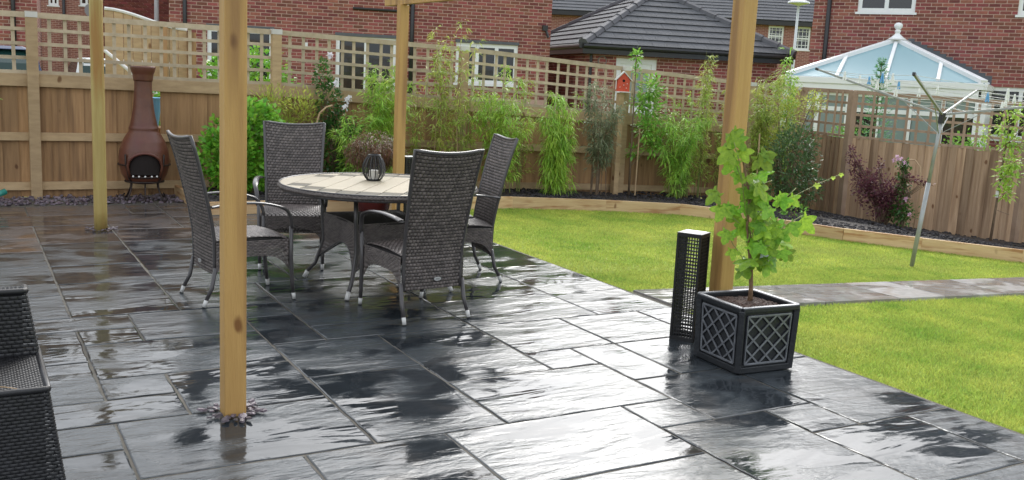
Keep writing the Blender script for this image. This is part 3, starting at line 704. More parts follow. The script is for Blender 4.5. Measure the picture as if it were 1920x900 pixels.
# ---------------------------------------------------------------- corner of a rattan sofa
T = thing('rattan_sofa', 'corner of a black woven sofa with seat and arm at the left edge', 'sofa', (0, 0, 0))
def face(name, p0, p1, p2, p3, nu, nv, amp=.006):
    p0, p1, p2, p3 = map(Vector, (p0, p1, p2, p3))
    S = surf(lambda u, v: tuple((p0*(1-u)+p1*u)*(1-v)+(p3*(1-u)+p2*u)*v))
    weave_obj(name, S, nu, nv, amp, T, 'wicker_black', two=False, gap=.04)
x0, x1b, x1t = -1.5, .272, .225
ya, yb, yc = 3.585, 4.03, 4.13
face('front_panel', (x0, ya-.03, .03), (x1b, ya-.03, .03), (x1t, ya, .40), (x0, ya, .40), 60, 30, .007)
face('side_panel', (x1b, ya-.03, .03), (x1b, yc, .03), (x1t, yc, .40), (x1t, ya, .40), 26, 30, .007)
face('seat', (x0, ya, .402), (x1t, ya, .402), (x1t, yb, .402), (x0, yb, .402), 90, 40, .004)
face('arm_front', (x0, yb, .40), (x1t, yb, .40), (x1t-.04, yb+.012, .65), (x0, yb+.012, .65), 60, 16, .007)
face('arm_side', (x1t, yb, .40), (x1t, yc, .40), (x1t-.038, yc-.01, .65), (x1t-.04, yb+.012, .65), 8, 16, .007)
face('arm_top', (x0, yb+.012, .65), (x1t-.04, yb+.012, .65), (x1t-.038, yc-.01, .65), (x0, yc-.01, .65), 60, 10, .006)
MB().box((x0, ya+.0, .04), (x1t-.012, yc-.02, .396)).box((x0, yb+.03, .39), (x1t-.05, yc-.03, .64)).obj('core', 'wicker_back', T)
MB().tube([(x0, ya, .40), (x1t-.006, ya, .40), (x1t, ya+.006, .40), (x1t, yc, .40)], .012, 8).obj('edge_braid', 'wicker_black', T, smooth=True)
MB().tube([(x0, yb+.012, .65), (x1t-.045, yb+.012, .65), (x1t-.039, yb+.02, .65), (x1t-.038, yc-.01, .65)], .013, 8).obj('edge_braid', 'wicker_black', T, smooth=True)
for (x, y) in ((.22, 3.62), (.22, 4.2)): MB().box((x-.02, y-.02, 0), (x+.02, y+.02, .05)).obj('foot', 'black_plastic', T)
b = MB().tube(arc((.02, 3.63, .412), (.07, 3.60, .43), (.13, 3.59, .411), 6), .0018, 5).obj('straw', 'cane'); tag(b, 'dry straw lying on the seat edge of the black woven sofa', 'straw')

# ---------------------------------------------------------------- planter with vine
PX, PY = 3.825, 3.985
T = thing('planter', 'square black planter with silvery lattice relief at the edge of the patio', 'planter', (PX, PY, 0), R(-3.5))
hb, ht_, hz = .184, .194, .375
def pq(sx, sy, z, e=0): q = hb+(ht_-hb)*z/hz+e; return (sx*q, sy*q, z)
b = MB()
for k in range(4):
    (ax, ay), (bx_, by_) = corners[k], corners[(k+1) % 4]
    Pn = [pq(ax, ay, .03, -.008), pq(bx_, by_, .03, -.008), pq(bx_, by_, .35, -.008), pq(ax, ay, .35, -.008)]
    n_ = (ax+bx_, ay+by_, 0); ex = Vector(n_).normalized()*-.012; MB().prism(Pn, ex).obj('panel', 'planter', T)
    # frame and lattice bars in relief
    def at(u, v): z = .055+(.325-.055)*v; q = hb+(ht_-hb)*z/hz; f = .11+.78*u; return Vector(((ax+(bx_-ax)*f)*q, (ay+(by_-ay)*f)*q, z))
    fr = [(0, 0, 1, 0), (1, 0, 1, 1), (1, 1, 0, 1), (0, 1, 0, 0)]
    for u0, v0, u1, v1 in fr: MB().bar(at(u0, v0), at(u1, v1), .008, .012).obj('panel_frame', 'planter_edge', T, bevel=.002)
    N = 3
    for s in (1, -1):
        for c_ in np.linspace(-1, 1, 2*N+1)[0:]:
            # lines v = s*u + c
            pts_ = []
            for u in (0, 1):
                v = s*(u)+c_+(0 if s > 0 else 1)
                pts_.append((u, v))
            (ua, va), (ub, vb) = pts_
            def clipv(ua, va, ub, vb):
                dv = vb-va
                t0, t1_ = 0., 1.
                for lim in (0, 1):
                    tt = (lim-va)/dv
                    if dv > 0: (t0, t1_) = (max(t0, tt), t1_) if lim == 0 else (t0, min(t1_, tt))
                    else: (t0, t1_) = (t0, min(t1_, tt)) if lim == 0 else (max(t0, tt), t1_)
                return t0, t1_
            t0, t1_ = clipv(ua, va, ub, vb)
            if t1_-t0 > .05:
                MB().bar(at(ua+(ub-ua)*t0, va+(vb-va)*t0), at(ua+(ub-ua)*t1_, va+(vb-va)*t1_), .0055, .010).obj('lattice_bar', 'planter_edge', T)
    MB().bar(pq(ax*.97, ay*.97, .022), pq(bx_*.97, by_*.97, .022), .026, .036).obj('base_rail', 'planter', T, bevel=.005)
    MB().bar(pq(ax*1.0, ay*1.0, .362, .0), pq(bx_*1.0, by_*1.0, .362), .034, .026).obj('rim', 'planter_edge' if False else 'planter', T, bevel=.005)
    MB().bar(pq(ax*1.0, ay*1.0, .3755, .0), pq(bx_*1.0, by_*1.0, .3755), .026, .005).obj('rim_edge', 'planter_edge', T, bevel=.002)
    MB().bar(pq(ax*.985, ay*.985, .01), pq(ax*.985, ay*.985, .36), .034, .034, up=(ax, ay, 0)).obj('corner_post', 'planter', T, bevel=.006)
    MB().box((ax*.14-.02, ay*.14-.02, -.0), (ax*.14+.02, ay*.14+.02, .02)).obj('foot', 'black_plastic', T)
rr = random.Random(2)
V = []; F = []; n = 26
for j in range(n+1):
    for i in range(n+1): V.append(((i/n*2-1)*.185, (j/n*2-1)*.185, .335+.022*(1-((i/n*2-1)**2+(j/n*2-1)**2)/2)+rr.uniform(-.007, .007)))
for j in range(n):
    for i in range(n): a = j*(n+1)+i; F.append((a, a+1, a+n+2, a+n+1))
MB().add(V, F).obj('compost', 'planter_soil', T)

# leaves ------------------------------------------------------------------
def leaf_field(pts, dirs, L_, W_, seed=0, droop=.25, fold=.18):
    """vectorised pointed leaves: base at pts, pointing along dirs; 4 triangles each -> V, F"""
    g = np.random.default_rng(seed); P = np.asarray(pts, float); D = np.asarray(dirs, float); D /= np.linalg.norm(D, axis=1)[:, None]+1e-9
    n = len(P); L = np.asarray(L_)*g.uniform(.7, 1.2, n) if np.ndim(L_) == 0 else np.asarray(L_); W = (W_/2)*g.uniform(.75, 1.2, n)
    up = g.normal(0, .45, (n, 3)); up[:, 2] += 1; S = np.cross(D, up); S /= np.linalg.norm(S, axis=1)[:, None]+1e-9; N = np.cross(S, D)
    mid = P+D*L[:, None]*.45; tip = P+D*L[:, None]; tip[:, 2] -= droop*L; mid[:, 2] -= droop*.2*L
    l = mid+S*W[:, None]+N*(fold*W)[:, None]; r_ = mid-S*W[:, None]+N*(fold*W)[:, None]
    V = np.stack([P, l, mid, r_, tip], 1).reshape(-1, 3); b = np.arange(n)*5
    F = np.concatenate([np.stack([b, b+2, b+1], 1), np.stack([b, b+3, b+2], 1), np.stack([b+1, b+2, b+4], 1), np.stack([b+2, b+3, b+4], 1)])
    return V, F
def randdir(g, n, zb=0.0):
    v = g.normal(0, 1, (n, 3)); v /= np.linalg.norm(v, axis=1)[:, None]; v[:, 2] += zb; return v

# vine leaf meshes: lobed, toothed, cupped
def vine_leaf(rr):
    n = 5; pts_ = []
    lob = [(-2.35, .62), (-1.75, .40), (-1.15, .93), (-.62, .56), (0, 1.08), (.62, .56), (1.15, .93), (1.75, .40), (2.35, .62)]
    out = []
    for (a0, r0), (a1, r1) in zip(lob[:-1], lob[1:]):
        for k in range(3):
            f = k/3; out.append((a0+(a1-a0)*f, (r0+(r1-r0)*f)*(1 if k == 0 else rr.uniform(.93, 1.1))))
    out.append(lob[-1])
    V = [(0, -.12, 0)]; cup = rr.uniform(-.25, .25); curl = rr.uniform(.05, .4)
    def z(x, y): return -curl*(x*x+y*y)*.55+cup*x*abs(x)*.5+.06*sin(5*x+4*y)
    for f in (.5, 1.0):
        for a, r_ in out:
            q = r_*f*(1 if f == 1 else 1.0)*rr.uniform(.97, 1.03); x, y = sin(a)*q*.5, cos(a)*q*.5; V.append((x, y, z(x, y)*.5+(.022 if f < 1 else 0)*math.sin(a*5)))
    m_ = len(out); F = []
    for k in range(m_-1): F.append((0, 1+k+1, 1+k)); F.append((1+k, 1+k+1, 1+m_+k+1, 1+m_+k))
    return V, F
mat('vine_leaf', (.11, .25, .014), (.25, .44, .03), 9, .45, .2, 25, rnd=.40, hue=.02, trans=.35, spec=.35)
mat('vine_leaf_young', (.36, .55, .05), (.42, .55, .08), 9, .4, rnd=.15, trans=.5)
rr = random.Random(11)
LM = []
for k in range(7):
    V, F = vine_leaf(rr); b = MB().add(V, F); me = b.mesh('leaf', True); me.materials.append(MATS['vine_leaf' if k < 6 else 'vine_leaf_young']); LM.append(me)
T = thing('grape_vine', 'young grape vine with big lobed leaves growing in the lattice planter', 'vine', (3.87, 4.02, .345))
stem = [(0, 0, 0), (.006, .0, .07), (.0, .01, .15), (-.01, .02, .27), (-.03, .04, .42), (-.02, .05, .60), (-.05, .10, .80), (-.09, .13, .97)]
MB().tube(stem, [.013, .011, .010, .009, .008, .007, .005, .003], 8).obj('stem', 'vine_bark', T, smooth=True)
MB().tube([(.012, -.004, 0), (.010, .004, .12), (.0, .02, .30), (-.012, .04, .44)], [.008, .007, .006, .004], 8).obj('stem', 'vine_bark', T, smooth=True)
MB().tube([(.014, .02, -.01), (.012, .05, .95)], .0045, 6).obj('cane', 'cane', T)
shoots = [([(0, .01, .2), (.08, -.01, .26), (.16, -.03, .36), (.20, -.02, .47)], 11), ([(-.01, .02, .27), (.06, .02, .42), (.16, 0, .56), (.26, -.02, .65)], 14),
          ([(-.02, .04, .40), (-.08, .08, .46), (-.15, .12, .52), (-.19, .15, .60)], 12), ([(-.02, .05, .55), (-.06, .10, .72), (-.12, .14, .88), (-.10, .15, .97)], 15),
          ([(-.03, .05, .5), (.02, .03, .66), (.05, .02, .80), (.03, .04, .88)], 10), ([(0, .01, .15), (-.06, .0, .25), (-.13, .03, .33), (-.17, .06, .42)], 11),
          ([(-.03, .04, .42), (-.02, .0, .45), (.0, -.05, .50), (.02, -.08, .56)], 13), ([(0, .01, .22), (.03, -.05, .24), (.08, -.09, .27), (.12, -.10, .26)], 9),
          ([(.0, .01, .3), (.08, -.04, .38), (.18, -.07, .46), (.27, -.08, .50)], 12), ([(-.03, .04, .45), (-.1, .02, .62), (-.14, .02, .78), (-.17, .05, .90)], 10)]
shoots += [([(-.02, .04, .42), (0, .0, .36), (.02, -.06, .33), (.03, -.09, .34)], 9), ([(-.02, .05, .55), (-.03, .0, .62), (-.02, -.04, .68), (.03, -.06, .7)], 9)]
fwv = Vector((-.62, -.75, .25))
for sh, nl in shoots:
    P_ = [Vector(q) for q in sh]; c = arc(P_[0], P_[1]*1.0, P_[2], 6)+arc(P_[2], (P_[2]+P_[3])/2, P_[3], 3)[1:]
    MB().tube(c, .0026, 6).obj('shoot', 'green_stem', T, smooth=True)
    nl = int(nl*.56)
    for k in range(nl):
        f = .15+.85*k/nl; i = min(int(f*(len(c)-1)), len(c)-2); p_ = c[i].lerp(c[i+1], f*(len(c)-1)-i)
        nrm = (fwv+Vector((rr.uniform(-.7, .7), rr.uniform(-.7, .7), rr.uniform(-.2, .8)))).normalized()
        tipd = Vector((rr.uniform(-.8, .8), rr.uniform(-.8, .8), -.9+rr.uniform(-.3, .7))).normalized(); tipd = (tipd-nrm*tipd.dot(nrm)).normalized()
        xd = tipd.cross(nrm); M_ = Matrix((xd, tipd, nrm)).transposed().to_4x4(); s = rr.uniform(.11, .19)
        off = Vector((rr.uniform(-.05, .05), rr.uniform(-.05, .04), rr.uniform(-.03, .04))); M_.translation = p_+off
        o = link('leaf', LM[rr.randrange(6)], T); o.matrix_local = M_ @ Matrix.Scale(s, 4)
# the long tendril reaching right, with small yellow green leaves
tn = arc((.20, -.02, .47), (.30, -.04, .72), (.44, -.10, .78), 8)
tn = arc((.15, 0, .55), (.33, -.05, .66), (.50, -.12, .74), 8)
MB().tube(tn, .0015, 5).obj('tendril', 'green_stem', T)
for k, s in ((5, .055), (7, .035), (8, .04)):
    M_ = Matrix((Vector((.75, -.62, 0)), Vector((.1, .1, -1)).normalized(), Vector((-.62, -.75, .1)))).transposed().to_4x4(); M_.translation = tn[k]
    o = link('leaf', LM[6], T); o.matrix_local = M_ @ Matrix.Scale(s, 4)
MB().box((-.026, -.0015, -.036), (.026, .0015, .036)).obj('label_tag', 'upvc_grey', T, bevel=.004, loc=(.045, -.03, .245), rot=(R(8), R(6), R(-38)))

# ---------------------------------------------------------------- chimenea
T = thing('chimenea', 'tall rust brown clay chimenea on an iron stand against the fence', 'chimenea', (1.73, 11.22, 0))
prof = [(.12, .19), (.19, .22), (.235, .29), (.258, .38), (.262, .47), (.25, .56), (.22, .65), (.18, .72), (.150, .765), (.155, .775), (.155, .80), (.145, .81), (.125, .90), (.108, 1.0), (.096, 1.12), (.090, 1.24), (.092, 1.31), (.105, 1.36), (.125, 1.41), (.132, 1.45), (.118, 1.458), (.10, 1.44), (.08, 1.30)]
n = 72; V = []; F = []; pz = []
zs = np.linspace(0, 1, 60)
ar = np.cumsum([0]+[math.hypot(prof[i+1][0]-prof[i][0], prof[i+1][1]-prof[i][1]) for i in range(len(prof)-1)]); ar = ar/ar[-1]
fine = [(np.interp(t_, ar, [q[0] for q in prof]), np.interp(t_, ar, [q[1] for q in prof])) for t_ in np.linspace(0, 1, 110)]
fa = math.atan2(-.99, -.12)
def in_arch(a, z):
    x = ((a-fa+pi) % (2*pi)-pi)*.25
    return z > .27 and ((abs(x) < .185 and z < .37) or (x/.185)**2+((z-.37)/.165)**2 < 1)
for i, (r_, z) in enumerate(fine):
    for j in range(n): a = 2*pi*j/n; V.append((r_*cos(a), r_*sin(a), z))
for i in range(len(fine)-1):
    for j in range(n):
        am = 2*pi*(j+.5)/n; zm = (fine[i][1]+fine[i+1][1])/2
        if i < 60 and in_arch(am, zm): continue
        j2 = (j+1) % n; F.append((i*n+j, i*n+j2, (i+1)*n+j2, (i+1)*n+j))
o = MB().add(V, F).obj('body', 'terracotta', T, smooth=True); md = o.modifiers.new('thick', 'SOLIDIFY'); md.thickness = .018; md.offset = -1
def onb(x, z, e=.0): a = fa+x/.25; r_ = np.interp(z, [q[1] for q in prof[:9]], [q[0] for q in prof[:9]])+e; return (r_*cos(a), r_*sin(a), z)
MB().tube([onb(-.185, .27)]+[onb(-.185*cos(t_), .37+.165*sin(t_)) for t_ in np.linspace(0, pi, 18)]+[onb(.185, .27)], .014, 8).obj('mouth_rim', 'terracotta', T, smooth=True)
MB().tube([onb(x, .272) for x in np.linspace(-.19, .19, 10)], .010, 8).obj('mouth_lip', 'iron', T, smooth=True)
for x in (-.13, -.065, 0, .07, .13): MB().lathe([(.001, -.011), (.009, -.006), (.011, 0), (.009, .006), (.001, .011)], 8, onb(x, .285, .01)).obj('stud', 'white_paint', T)
MB().lathe([(.10, .2), (.20, .235), (.24, .3), (.24, .5)], 24).obj('soot_and_hole_shade', 'soot_and_hole_shade', T) if False else None
MB().lathe([(.228, .30), (.236, .42), (.232, .55), (.20, .64)], 32).obj('soot_lining', 'soot_and_hole_shade', T).scale = (.97, .97, 1) if False else (1, 1, 1)
MB().tube([(cos(a)*.20, sin(a)*.20, .215) for a in np.linspace(0, 2*pi, 28, endpoint=False)], .010, 6, closed=True).obj('stand_ring', 'iron', T)
MB().tube([(cos(a)*.268, sin(a)*.268, .40) for a in np.linspace(fa+.8, fa+2*pi-.8, 28)], .009, 6).obj('stand_ring', 'iron', T)
for k in range(4):
    a = fa+.78+k*pi/2
    l = MB().tube([(cos(a)*r_, sin(a)*r_, z) for r_, z in ((.275, .52), (.268, .40), (.22, .25), (.19, .20), (.20, .13), (.235, .06), (.27, .012), (.30, .015), (.305, .035), (.29, .05))], .010, 6).obj('leg', 'iron', T, smooth=True)
l = MB().tube([(cos(fa)*r_, sin(fa)*r_, z) for r_, z in ((.18, .21), (.19, .10), (.24, .02), (.26, .04))], .009, 6).obj('leg', 'iron', T, smooth=True)

# ---------------------------------------------------------------- plants
def plant(name, label, cat, loc, group=None): return thing(name, label, cat, loc, 0, group)
def bamboo(label, x, y, z, h, spread, n, seed, leaf='bamboo_green', dens=1.0, h0=.12, L_=.10, W_=.014, lean=(0, 0), culm='green_stem', droop=.35):
    T = plant('bamboo', label, 'bamboo', (x, y, z)); g = np.random.default_rng(seed); P = []; D = []; b = MB()
    for k in range(n):
        a = g.uniform(0, 2*pi); r0 = abs(g.normal(0, .09)); hh = h*g.uniform(.55, 1.0) if k else h; sp = spread*g.uniform(.2, 1)
        p0 = np.array([cos(a)*r0, sin(a)*r0*.6, 0]); tip = np.array([cos(a)*sp+lean[0]*hh, sin(a)*sp*.7+lean[1]*hh, hh])
        ts = np.linspace(0, 1, 9); c = [p0*(1-t_)+tip*t_+np.array([0, 0, 1])*(.12*hh*sin(pi*t_)*(sp/h))-(p0-tip)*0+np.array([cos(a), sin(a), 0])*(-.25*sp*sin(pi*t_)) for t_ in ts]
        b.tube([tuple(q) for q in c], [.0055-.004*t_ for t_ in ts], 5, cap=False)
        m_ = int(hh*27*dens)
        for q in range(m_):
            t_ = h0+(1-h0)*g.random()**.85; i = min(int(t_*8), 7); p_ = c[i]*(1-(t_*8-i))+c[i+1]*(t_*8-i)
            ba = g.uniform(0, 2*pi); bl = g.uniform(.03, .19)*(1.15-t_*.6); e = p_+np.array([cos(ba), sin(ba)*.8, .35])*bl
            for r_ in range(g.integers(4, 8)):
                fr = g.uniform(.35, 1.1); P.append(p_+(e-p_)*fr); dd = np.array([cos(ba), sin(ba), .1])*.7+g.normal(0, .55, 3); D.append(dd)
    V, F = leaf_field(P, D, L_, W_, seed, droop, .3)
    npmesh('foliage', V, F, leaf, T); b.obj('culm', culm, T, smooth=True)
    return T
def shrub(name, label, cat, x, y, z, blobs, n, L_, W_, leaf, seed, stems=5, droop=.15, up=.35, stem_mat='bark', shell=.55, group=None):
    """blobs: (cx, cy, cz, rx, ry, rz) relative"""
    T = plant(name, label, cat, (x, y, z), group); g = np.random.default_rng(seed); P = []; D = []
    vol = np.array([q[3]*q[4]*q[5] for q in blobs]); vol = vol**.67/ (vol**.67).sum()
    for q, f in zip(blobs, vol):
        k = int(n*f); d = randdir(g, k); d /= np.linalg.norm(d, axis=1)[:, None]; r_ = g.uniform(shell, 1.0, k)**.8*(1+.16*np.sin(d[:, 0]*7+seed)*np.sin(d[:, 2]*6+d[:, 1]*5))
        P.append(np.array(q[:3])+d*r_[:, None]*np.array(q[3:])); D.append(d+g.normal(0, .55, (k, 3))+np.array([0, 0, up]))
    P = np.concatenate(P); D = np.concatenate(D); k = P[:, 2] > .02; V, F = leaf_field(P[k], D[k], L_, W_, seed, droop, .2)
    npmesh('foliage', V, F, leaf, T); b = MB()
    for q in blobs:
        for _ in range(stems):
            c = np.array(q[:3])+g.normal(0, .25, 3)*np.array(q[3:]); b.tube([(g.normal(0, .03), g.normal(0, .03), -.05), (c[0]*.4, c[1]*.4, max(.05, c[2]*.55)), tuple(c)], [.009, .006, .003], 5, cap=False)
    b.obj('stem', stem_mat, T, smooth=True)
    return T
zb = lambda x, y: gz(x, y)+.08
shrub('hydrangea', 'bright green leafy shrub behind the square post and the woven chair', 'shrub', 2.80, 11.0, .06, [(0, 0, .55, .46, .36, .46), (-.22, -.05, .38, .36, .3, .36), (.32, .05, .42, .36, .28, .38), (.05, 0, .88, .3, .25, .2)], 3400, .085, .055, 'bright_shrub', 3, up=.5)
shrub('spirea', 'airy yellow green shrub between fence post and clematis', 'shrub', 3.42, 11.3, .06, [(-.25, 0, 1.05, .28, .14, .2), (.1, 0, .95, .28, .16, .28), (-.1, 0, .75, .32, .18, .2)], 1300, .07, .018, 'yellow_shrub', 5, up=.9, shell=.1, stem_mat='cane')
T = shrub('clematis', 'dark climbing clematis with a few white flowers on the fence', 'climber', 3.93, 11.25, .06, [(0, 0, .55, .22, .15, .45), (-.08, .05, 1.05, .17, .10, .30), (-.16, .1, 1.38, .10, .07, .2), (.2, -.05, .5, .2, .16, .32)], 2500, .05, .032, 'dark_leaf', 7)
g = np.random.default_rng(4)
def flowers(T, pts, r_, m_, seed=0, name='flower'):
    g = np.random.default_rng(seed)
    for q in pts:
        n_ = 6; P = np.repeat(np.array([q]), n_, 0); a = np.linspace(0, 2*pi, n_, endpoint=False)+g.uniform(0, 1)
        f = np.array([-.35, -.8, .3]); u = np.cross(f, [0, 0, 1]); u /= np.linalg.norm(u); v = np.cross(u, f); D = np.outer(np.cos(a), u)+np.outer(np.sin(a), v)+f*.35
        V, F = leaf_field(P, D, r_, r_*.85, seed, .05, .1); npmesh(name, V, F, m_, T)
flowers(T, [(.09, -.12, 1.10), (.06, -.14, 1.02), (.12, -.1, 1.13), (-.03, -.05, 1.30), (-.10, -.02, 1.62)], .055, 'petal_white')
tag(MB().tube([(-.10, 0, 0), (-.09, 0, .8), (-.05, 0, .93), (.03, 0, 1.0), (.1, 0, 1.02)], .011, 7).obj('plant_hoop', 'cane', loc=(3.70, 11.05, .08), smooth=True), 'bent cane hoop beside the dark clematis', 'plant support')
bamboo('lush lime green bamboo just left of the middle post', 4.42, 11.0, .07, 1.55, .42, 17, 11, 'bamboo_lime', 1.35)
bamboo('thin green bamboo low behind the red leaved maple', 4.05, 10.9, .07, 1.0, .4, 9, 12, 'bamboo_green', 1.1)
bamboo('tall golden bamboo whose tips rise above the trellis', 5.28, 11.1, .06, 2.12, .26, 11, 13, 'bamboo_gold', .75, L_=.085, culm='cane')
bamboo('wispy golden bamboo against the bare fence right of the middle post', 4.95, 11.2, .06, 1.45, .25, 6, 14, 'bamboo_gold', .6, L_=.075)
bamboo('thin golden bamboo in front of the capped fence post', 5.62, 11.15, .05, 1.9, .18, 6, 17, 'bamboo_gold', .7, L_=.09)
bamboo('broad lime bamboo arching behind the front chair', 6.05, 11.0, .04, 1.62, .50, 18, 15, 'bamboo_lime', 1.3, droop=.5)
bamboo('weeping yellow green bamboo with foliage down to the soil', 6.88, 11.0, .02, 1.32, .22, 14, 16, 'bamboo_lime', 1.7, h0=.02, droop=.7, L_=.12)
bamboo('grey green bamboo left of the red bird box', 7.65, 11.1, -.02, 1.52, .34, 15, 18, 'grey_leaf', 1.25, h0=.28, L_=.09, W_=.013, culm='bark')
bamboo('low spreading bamboo in the corner of the lawn', 9.0, 11.0, -.08, 1.25, .62, 20, 19, 'bamboo_green', 1.0, h0=.03, L_=.11, droop=.5)
bamboo('slender upright bamboo reaching over the trellis to the garage eaves', 9.55, 11.2, -.1, 2.15, .22, 7, 20, 'bamboo_gold', .8, L_=.09)
bamboo('tall yellow green bamboo behind the leaning square post', 10.45, 10.9, -.12, 1.9, .38, 16, 21, 'bamboo_gold', 1.2)
bamboo('dark tipped bamboo just right of the leaning post', 10.9, 10.95, -.12, 2.25, .16, 5, 22, 'bamboo_green', .9, W_=.02)
bamboo('sparse leaning bamboo stems between the weeping clump and the broad lime one', 6.45, 11.25, .02, 1.5, .35, 5, 41, 'bamboo_gold', .7, L_=.08)
bamboo('airy pale bamboo growing between the weeping clump and the grey green one', 7.25, 11.3, .0, 1.35, .35, 6, 42, 'bamboo_lime', .6, L_=.09)
bamboo('loose bamboo shoots filling the fence between the bird box tree and the corner', 9.35, 11.25, -.1, 1.55, .6, 10, 43, 'bamboo_lime', .7, L_=.085)
bamboo('thin yellow shoots leaning on the fence behind the leaning post', 10.0, 11.3, -.12, 1.6, .45, 7, 44, 'bamboo_gold', .8, L_=.085)
T = plant('sapling', 'young staked tree with fresh green tuft above the bird box', 'tree', (8.28, 11.2, -.05))
MB().tube([(0, 0, 0), (-.01, 0, .7), (-.02, 0, 1.4), (-.03, 0, 1.95)], [.016, .013, .010, .006], 8).obj('trunk', 'bark', T, smooth=True)
g = np.random.default_rng(9); P = []; D = []
for q, n_, r_ in (((-.03, 0, 1.95), 70, .10), ((.0, 0, 1.75), 30, .08), ((.28, 0, 1.5), 330, .22), ((.3, 0, 1.2), 330, .24), ((.22, -.05, .95), 260, .24), ((.1, 0, 1.3), 120, .16), ((.36, -.05, .75), 200, .2), ((.03, 0, .62), 60, .1)):
    d = randdir(g, n_); P.append(np.array(q)+d*r_*g.uniform(.1, 1, (n_, 1))*np.array([1, .6, 1])); D.append(d+[0, 0, .3])
V, F = leaf_field(np.concatenate(P), np.concatenate(D), .075, .034, 3); npmesh('crown', V, F, 'sapling_leaf', T)
b = MB()
for q in ((.28, 0, 1.5), (.3, 0, 1.2), (.22, -.05, .95), (.36, -.05, .75)): b.tube([(-.01, 0, q[2]-.35), (q[0]*.6, 0, q[2]-.15), q], [.006, .005, .003], 5)
b.obj('branch', 'bark', T)
tag(MB().tube([(0, 0, 0), (.005, 0, .95)], .011, 6).obj('stake', 'cane', loc=(8.33, 11.12, -.05)), 'thin wooden stake beside the young tree below the bird box', 'stake')
shrub('laurel', 'dark glossy evergreen shrub between the vine and the feather edge fence', 'shrub', 10.25, 10.1, -.16, [(0, 0, .62, .42, .4, .5), (.1, 0, .95, .3, .3, .28), (.15, -.1, .35, .36, .3, .3)], 2800, .065, .03, 'laurel_leaf', 25, up=.3)
shrub('climber', 'yellow green climber tumbling over the corner of the trellis', 'climber', 10.55, 10.55, -.14, [(0, 0, 1.35, .34, .22, .42), (-.1, .1, .9, .3, .2, .3), (.22, -.3, 1.5, .2, .2, .2)], 2200, .05, .018, 'yellow_shrub', 26, up=.6, shell=.1)
shrub('purple_shrub', 'purple leaved shrub with arching sprays against the feather edge fence', 'shrub', 11.25, 9.22, -.27, [(0, 0, .33, .30, .34, .30), (-.12, .22, .50, .22, .25, .26), (.0, -.1, .45, .2, .3, .25), (-.1, .48, .78, .09, .16, .16), (-.05, .62, .95, .05, .1, .12), (.0, -.40, .70, .07, .22, .05), (.0, -.62, .66, .05, .14, .04), (-.05, .1, .8, .06, .08, .14), (.0, .33, .55, .15, .2, .2)], 3600, .045, .026, 'purple_leaf', 27, up=.4, shell=.05)
T = shrub('rose', 'pink flowering climber beside the purple shrub', 'flowering plant', 11.25, 8.92, -.27, [(0, 0, .22, .14, .24, .2), (.0, .02, .62, .08, .12, .32), (0, .05, .86, .08, .12, .07)], 1000, .05, .03, 'dark_leaf', 28, up=.3, shell=.05)
flowers(T, [(-.06, .10, .93), (-.07, .04, .95), (-.06, .17, .92), (-.07, -.02, .91), (-.06, .12, .97), (-.1, -.13, .42), (-.1, -.22, .22)], .045, 'petal_pink')
tag(MB().tube([(0, 0, 0), (.0, -.04, .6), (0, 0, .86), (0, .09, .95), (0, .19, .95), (0, .26, .90)], .008, 7).obj('plant_hoop', 'cane', loc=(11.25, 8.70, -.27), smooth=True), 'bent cane hoop standing beside the pink flowers', 'plant support')
T = plant('sapling', 'slim young tree tied to a stake at the right end of the feather edge fence', 'tree', (11.15, 7.48, -.2))
MB().tube([(0, 0, 0), (-.005, -.02, .5), (.0, -.03, 1.0), (0, -.05, 1.5)], [.018, .014, .011, .006], 8).obj('trunk', 'bark', T, smooth=True)
P = []; D = []; g = np.random.default_rng(31)
for q, n_, r_ in (((0, -.10, .82), 190, .17), ((0, -.14, 1.0), 160, .16), ((0, -.1, 1.25), 150, .17), ((0, .0, 1.42), 110, .2), ((-.02, -.35, 1.52), 80, .17), ((0, -.1, 1.6), 60, .1), ((0, .25, 1.32), 70, .18), ((0, -.12, .62), 90, .12)):
    d = randdir(g, n_); P.append(np.array(q)+d*r_*g.uniform(.1, 1, (n_, 1))*np.array([.8, 1, 1])); D.append(d+[0, 0, .2])
V, F = leaf_field(np.concatenate(P), np.concatenate(D), .06, .03, 5); npmesh('crown', V, F, 'bamboo_lime', T)
MB().tube([(0, -.03, .75), (0, -.12, .9), (0, -.14, 1.1)], .004, 5).obj('branch', 'bark', T)
for c_ in ([(0, 0, .4), (0, -.2, .36)], [(0, -.04, 1.2), (0, -.3, 1.5)], [(0, -.04, 1.1), (0, .2, 1.3)]): MB().tube(c_, .004, 5).obj('branch', 'bark', T)
MB().box((-.02, -.04, .55), (-.017, .0, .63)).obj('label_tag', 'white_box', T)
shrub('shrub', 'small weedy shoots growing by the edging below the laurel', 'shrub', 9.6, 9.3, -.15, [(0, 0, .1, .12, .2, .12)], 120, .07, .03, 'sapling_leaf', 33)
# maple in its pot
MB().lathe([(.12, 0), (.16, .04), (.195, .20), (.20, .28), (.212, .285), (.212, .31), (.195, .312), (.19, .29), (.18, .27), (.02, .268)], 32).obj('glazed_pot', 'glazed_pot', smooth=True, loc=(3.82, 9.72, 0))
tag(bpy.data.objects['glazed_pot'], 'dark red glazed pot standing behind the round table', 'pot')
T = shrub('maple', 'small dome of rust red feathery maple in the dark red pot', 'maple tree', 3.82, 9.72, .26, [(0, 0, .47, .27, .25, .17), (-.12, 0, .40, .20, .2, .14), (.14, 0, .42, .18, .2, .14)], 3400, .05, .010, 'maple_red', 35, droop=.7, up=-.2, stems=6)

